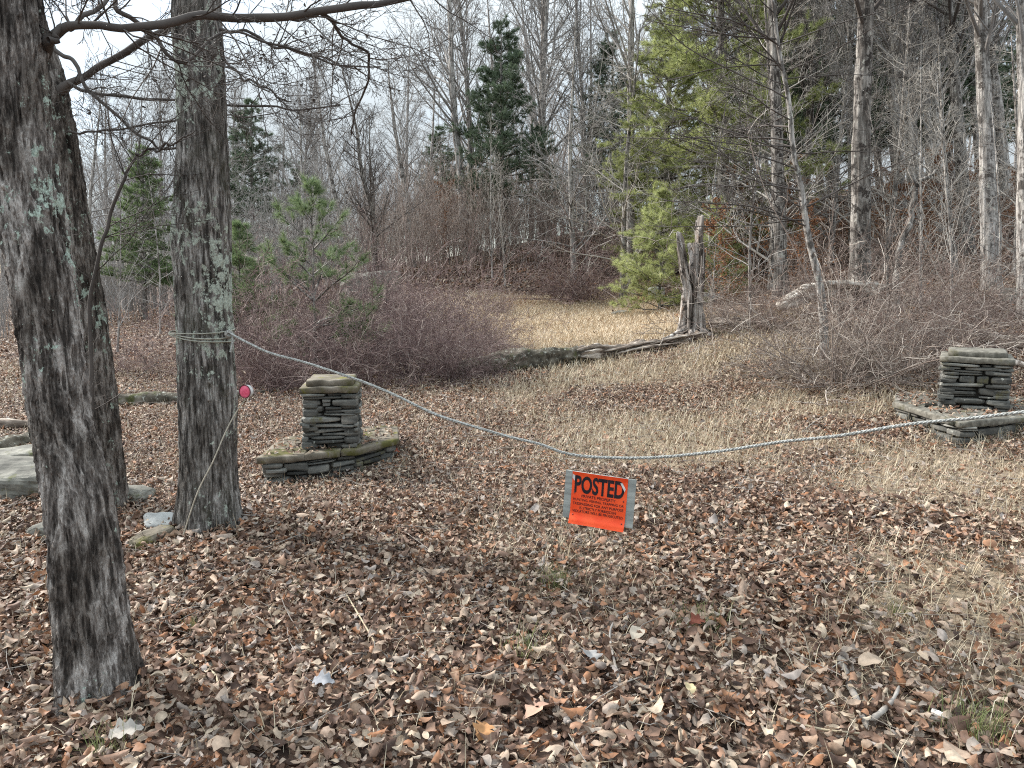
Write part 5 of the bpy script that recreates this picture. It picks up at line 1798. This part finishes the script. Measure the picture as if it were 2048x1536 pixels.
# ------------------------------------------------------------------ small things on the ground
def stick(label, pix, r, mat='stick', fork=None, lift=.045, seed=1):
    pts = []
    for k, (px, py) in enumerate(pix):
        g = hit(px, py)
        pts.append((g.x, g.y, g.z + lift + .01 * math.sin(k * 2.3 + seed), r * (1 - .45 * k / max(1, len(pix) - 1))))
    base = pts[0][:3]
    V, f = rough_tube(pts, 8, 50, seed, r * .25, 40)
    mb = MB(); mb.add(V, f)
    if fork:
        q = []
        for k, (px, py) in enumerate(fork):
            g = hit(px, py)
            q.append((g.x, g.y, g.z + lift + .012 * k, r * (.8 - .4 * k / max(1, len(fork) - 1))))
        V, f = rough_tube(q, 8, 36, seed + 1, r * .2, 40)
        mb.add(V, f)
    o = obj('fallen_stick', mb.mesh('fallen_stick', off=base), M[mat], None, base)
    return tag(o, label, 'stick')


stick('thick forked grey stick lying in the leaves at bottom right', [(1678, 1335), (1695, 1390), (1712, 1440), (1735, 1490)], .018, fork=[(1738, 1478), (1765, 1462), (1785, 1440), (1795, 1415)], seed=3)
stick('long straw-pale stem crossing the leaves at the lower right corner', [(1540, 1450), (1640, 1490), (1740, 1520), (1800, 1545)], .006, 'straw', seed=4)
stick('crooked twig standing in the leaves below the sign', [(1240, 1400), (1225, 1340), (1220, 1290), (1240, 1250)], .007, seed=5, lift=.06)
stick('slender dark twig lying across the leaves at bottom middle', [(900, 1345), (940, 1360), (1010, 1367), (1060, 1366)], .005, seed=6)
stick('thin pale stem slanting through the leaves left of centre', [(690, 1210), (740, 1290), (770, 1340), (795, 1385)], .0035, 'straw', seed=7)
stick('white bare twig leaning against the foot of the closest trunk', [(178, 1322), (215, 1340), (245, 1358)], .005, lift=.10, seed=8)
stick('pale twig curved under the front trunk on the leaves', [(350, 1330), (385, 1350), (430, 1375), (440, 1420)], .004, 'straw', seed=9)
stick('short brown stick on the leaves right of the front trunk', [(325, 1258), (350, 1275), (385, 1278)], .010, seed=10)
stick('broken bleached branch lying before the tan bush', [(1600, 875), (1630, 855), (1665, 835)], .008, seed=11)
stick('pale chip of wood right of the forked stick', [(1862, 1455), (1885, 1462), (1905, 1470)], .013, 'white_worn', seed=12)


def single_leaf(label, px, py, size, col, seed, lobed=True, lift=.075, tilt=(.3, .0)):
    g = np.random.default_rng(seed)
    nu, nv_ = 15, 9
    u = np.linspace(0, 1, nu); v = np.linspace(-1, 1, nv_)
    w = np.sin(np.pi * u ** .75) ** .7 * (.44 if lobed else .28)
    if lobed:
        w = w * (.72 + .28 * np.cos(u * 19))
    w[0] = w[-1] = .01
    X = np.repeat(u[:, None], nv_, 1) - .5
    Y = w[:, None] * v[None]
    Z = .35 * np.abs(Y) ** 1.2 - .55 * X ** 2 + .03 * np.sin(X * 14 + Y * 9) + g.normal(0, .008, X.shape)
    V = np.stack([X, Y, Z], -1).reshape(-1, 3) * size
    a = (np.arange(nu - 1)[:, None] * nv_ + np.arange(nv_ - 1)[None]).ravel()
    f = np.stack([a, a + nv_, a + nv_ + 1, a + 1], 1)
    mb = MB(); mb.add(V, f)
    tubes(mb, [([(-.5 * size, 0, -.13 * size), (-.65 * size, .02 * size, -.12 * size), (-.85 * size, .08 * size, -.02 * size)], [.0012] * 3)], 4)
    m = noise_mat('leaf_' + str(seed), [(.3, tuple(c_ * .72 for c_ in col)), (.7, col)], 30)
    p = hit(px, py)
    o = obj('large_leaf', mb.mesh('large_leaf'), m, None, (p.x, p.y, p.z + lift))
    o.rotation_euler = (tilt[0], tilt[1], g.uniform(0, 6.28))
    tag(o, label, 'leaf')


single_leaf('large pinkish-tan lobed leaf lying at bottom middle', 1078, 1462, .15, (.42, .27, .20), 1)
single_leaf('silvery grey lobed leaf below and left of the sign', 1180, 1350, .11, (.34, .325, .31), 2)
single_leaf('cream folded leaf right of the crooked twig', 1275, 1296, .11, (.50, .43, .34), 3, False)
single_leaf('yellow-tan leaf at the bottom right of centre', 1378, 1412, .075, (.55, .45, .26), 4, False)
single_leaf('orange-brown leaf by the bottom edge left of centre', 968, 1500, .10, (.42, .22, .10), 5)
single_leaf('pale grey leaf at the bottom left below the closest trunk', 255, 1500, .11, (.36, .33, .29), 6)
single_leaf('blue-grey leaf left of centre in the foreground', 648, 1408, .09, (.27, .275, .29), 7)
single_leaf('dark red-brown lobed leaf in the grass tuft at lower right', 1395, 1275, .09, (.17, .055, .035), 8)
single_leaf('broad tan leaf in front of the forked stick', 1740, 1365, .11, (.45, .35, .26), 9, False)
single_leaf('rust-red leaf lying before the left pillar plinth', 789, 920, .10, (.30, .09, .055), 10)


def grass_tuft(label, px, py, n, hgt_, spread, seed, mat='green_grass'):
    g = np.random.default_rng(seed)
    c = hit(px, py)
    x = c.x + g.normal(0, spread, n); y = c.y + g.normal(0, spread, n)
    z = hgt(x, y) + .01
    V, q, t = blades(x, y, z, g.uniform(.5, 1.2, n) * hgt_, g.uniform(.0018, .0035, n), g.uniform(.1, 1.1, n), g)
    mb = MB(); mb.add(V, q, t)
    o = obj('grass_tuft', mb.mesh('grass_tuft', off=c), M[mat], None, c)
    tag(o, label, 'grass tuft')


grass_tuft('spiky green grass tuft below and left of the sign', 1112, 1180, 130, .13, .055, 1)
grass_tuft('small bright green tuft right of the closest trunk foot', 385, 1282, 60, .08, .022, 2)
grass_tuft('pale grass tuft left of the silvery leaf', 1050, 1320, 90, .12, .045, 3)
grass_tuft('grass tuft holding the dark red-brown leaf', 1405, 1270, 120, .12, .07, 4)
grass_tuft('tiny green tuft in the leaves left of centre', 597, 1188, 45, .06, .02, 5)
grass_tuft('mixed green and straw tuft right of the sign', 1320, 1025, 90, .09, .07, 6)
grass_tuft('straw and green tuft at the bottom right corner', 1950, 1480, 170, .13, .06, 7)
grass_tuft('yellow-green tuft at the bottom left edge', 215, 1525, 60, .12, .03, 8)
grass_tuft('green tuft at the lower right beside pale wood chip', 1800, 1235, 60, .08, .03, 9)
M['rust'] = island_mat('rust', [(0, (.24, .10, .045)), (.5, (.40, .19, .085)), (1, (.56, .33, .17))], .8, mottled=.2, mscale=10)
grass_tuft('rust-orange clump of dead fern right of the clearing trunk', 1287, 604, 260, .42, .16, 31, 'rust')
grass_tuft('rust-brown dead weeds at the left end of the clearing', 1030, 612, 320, .32, .35, 32, 'rust')
grass_tuft('orange-brown dead fern right of the whitish stone near the snag', 1450, 604, 220, .35, .2, 33, 'rust')
grass_tuft('dry upright blades standing in front of the sign', 1195, 1085, 14, .20, .05, 10, 'straw')
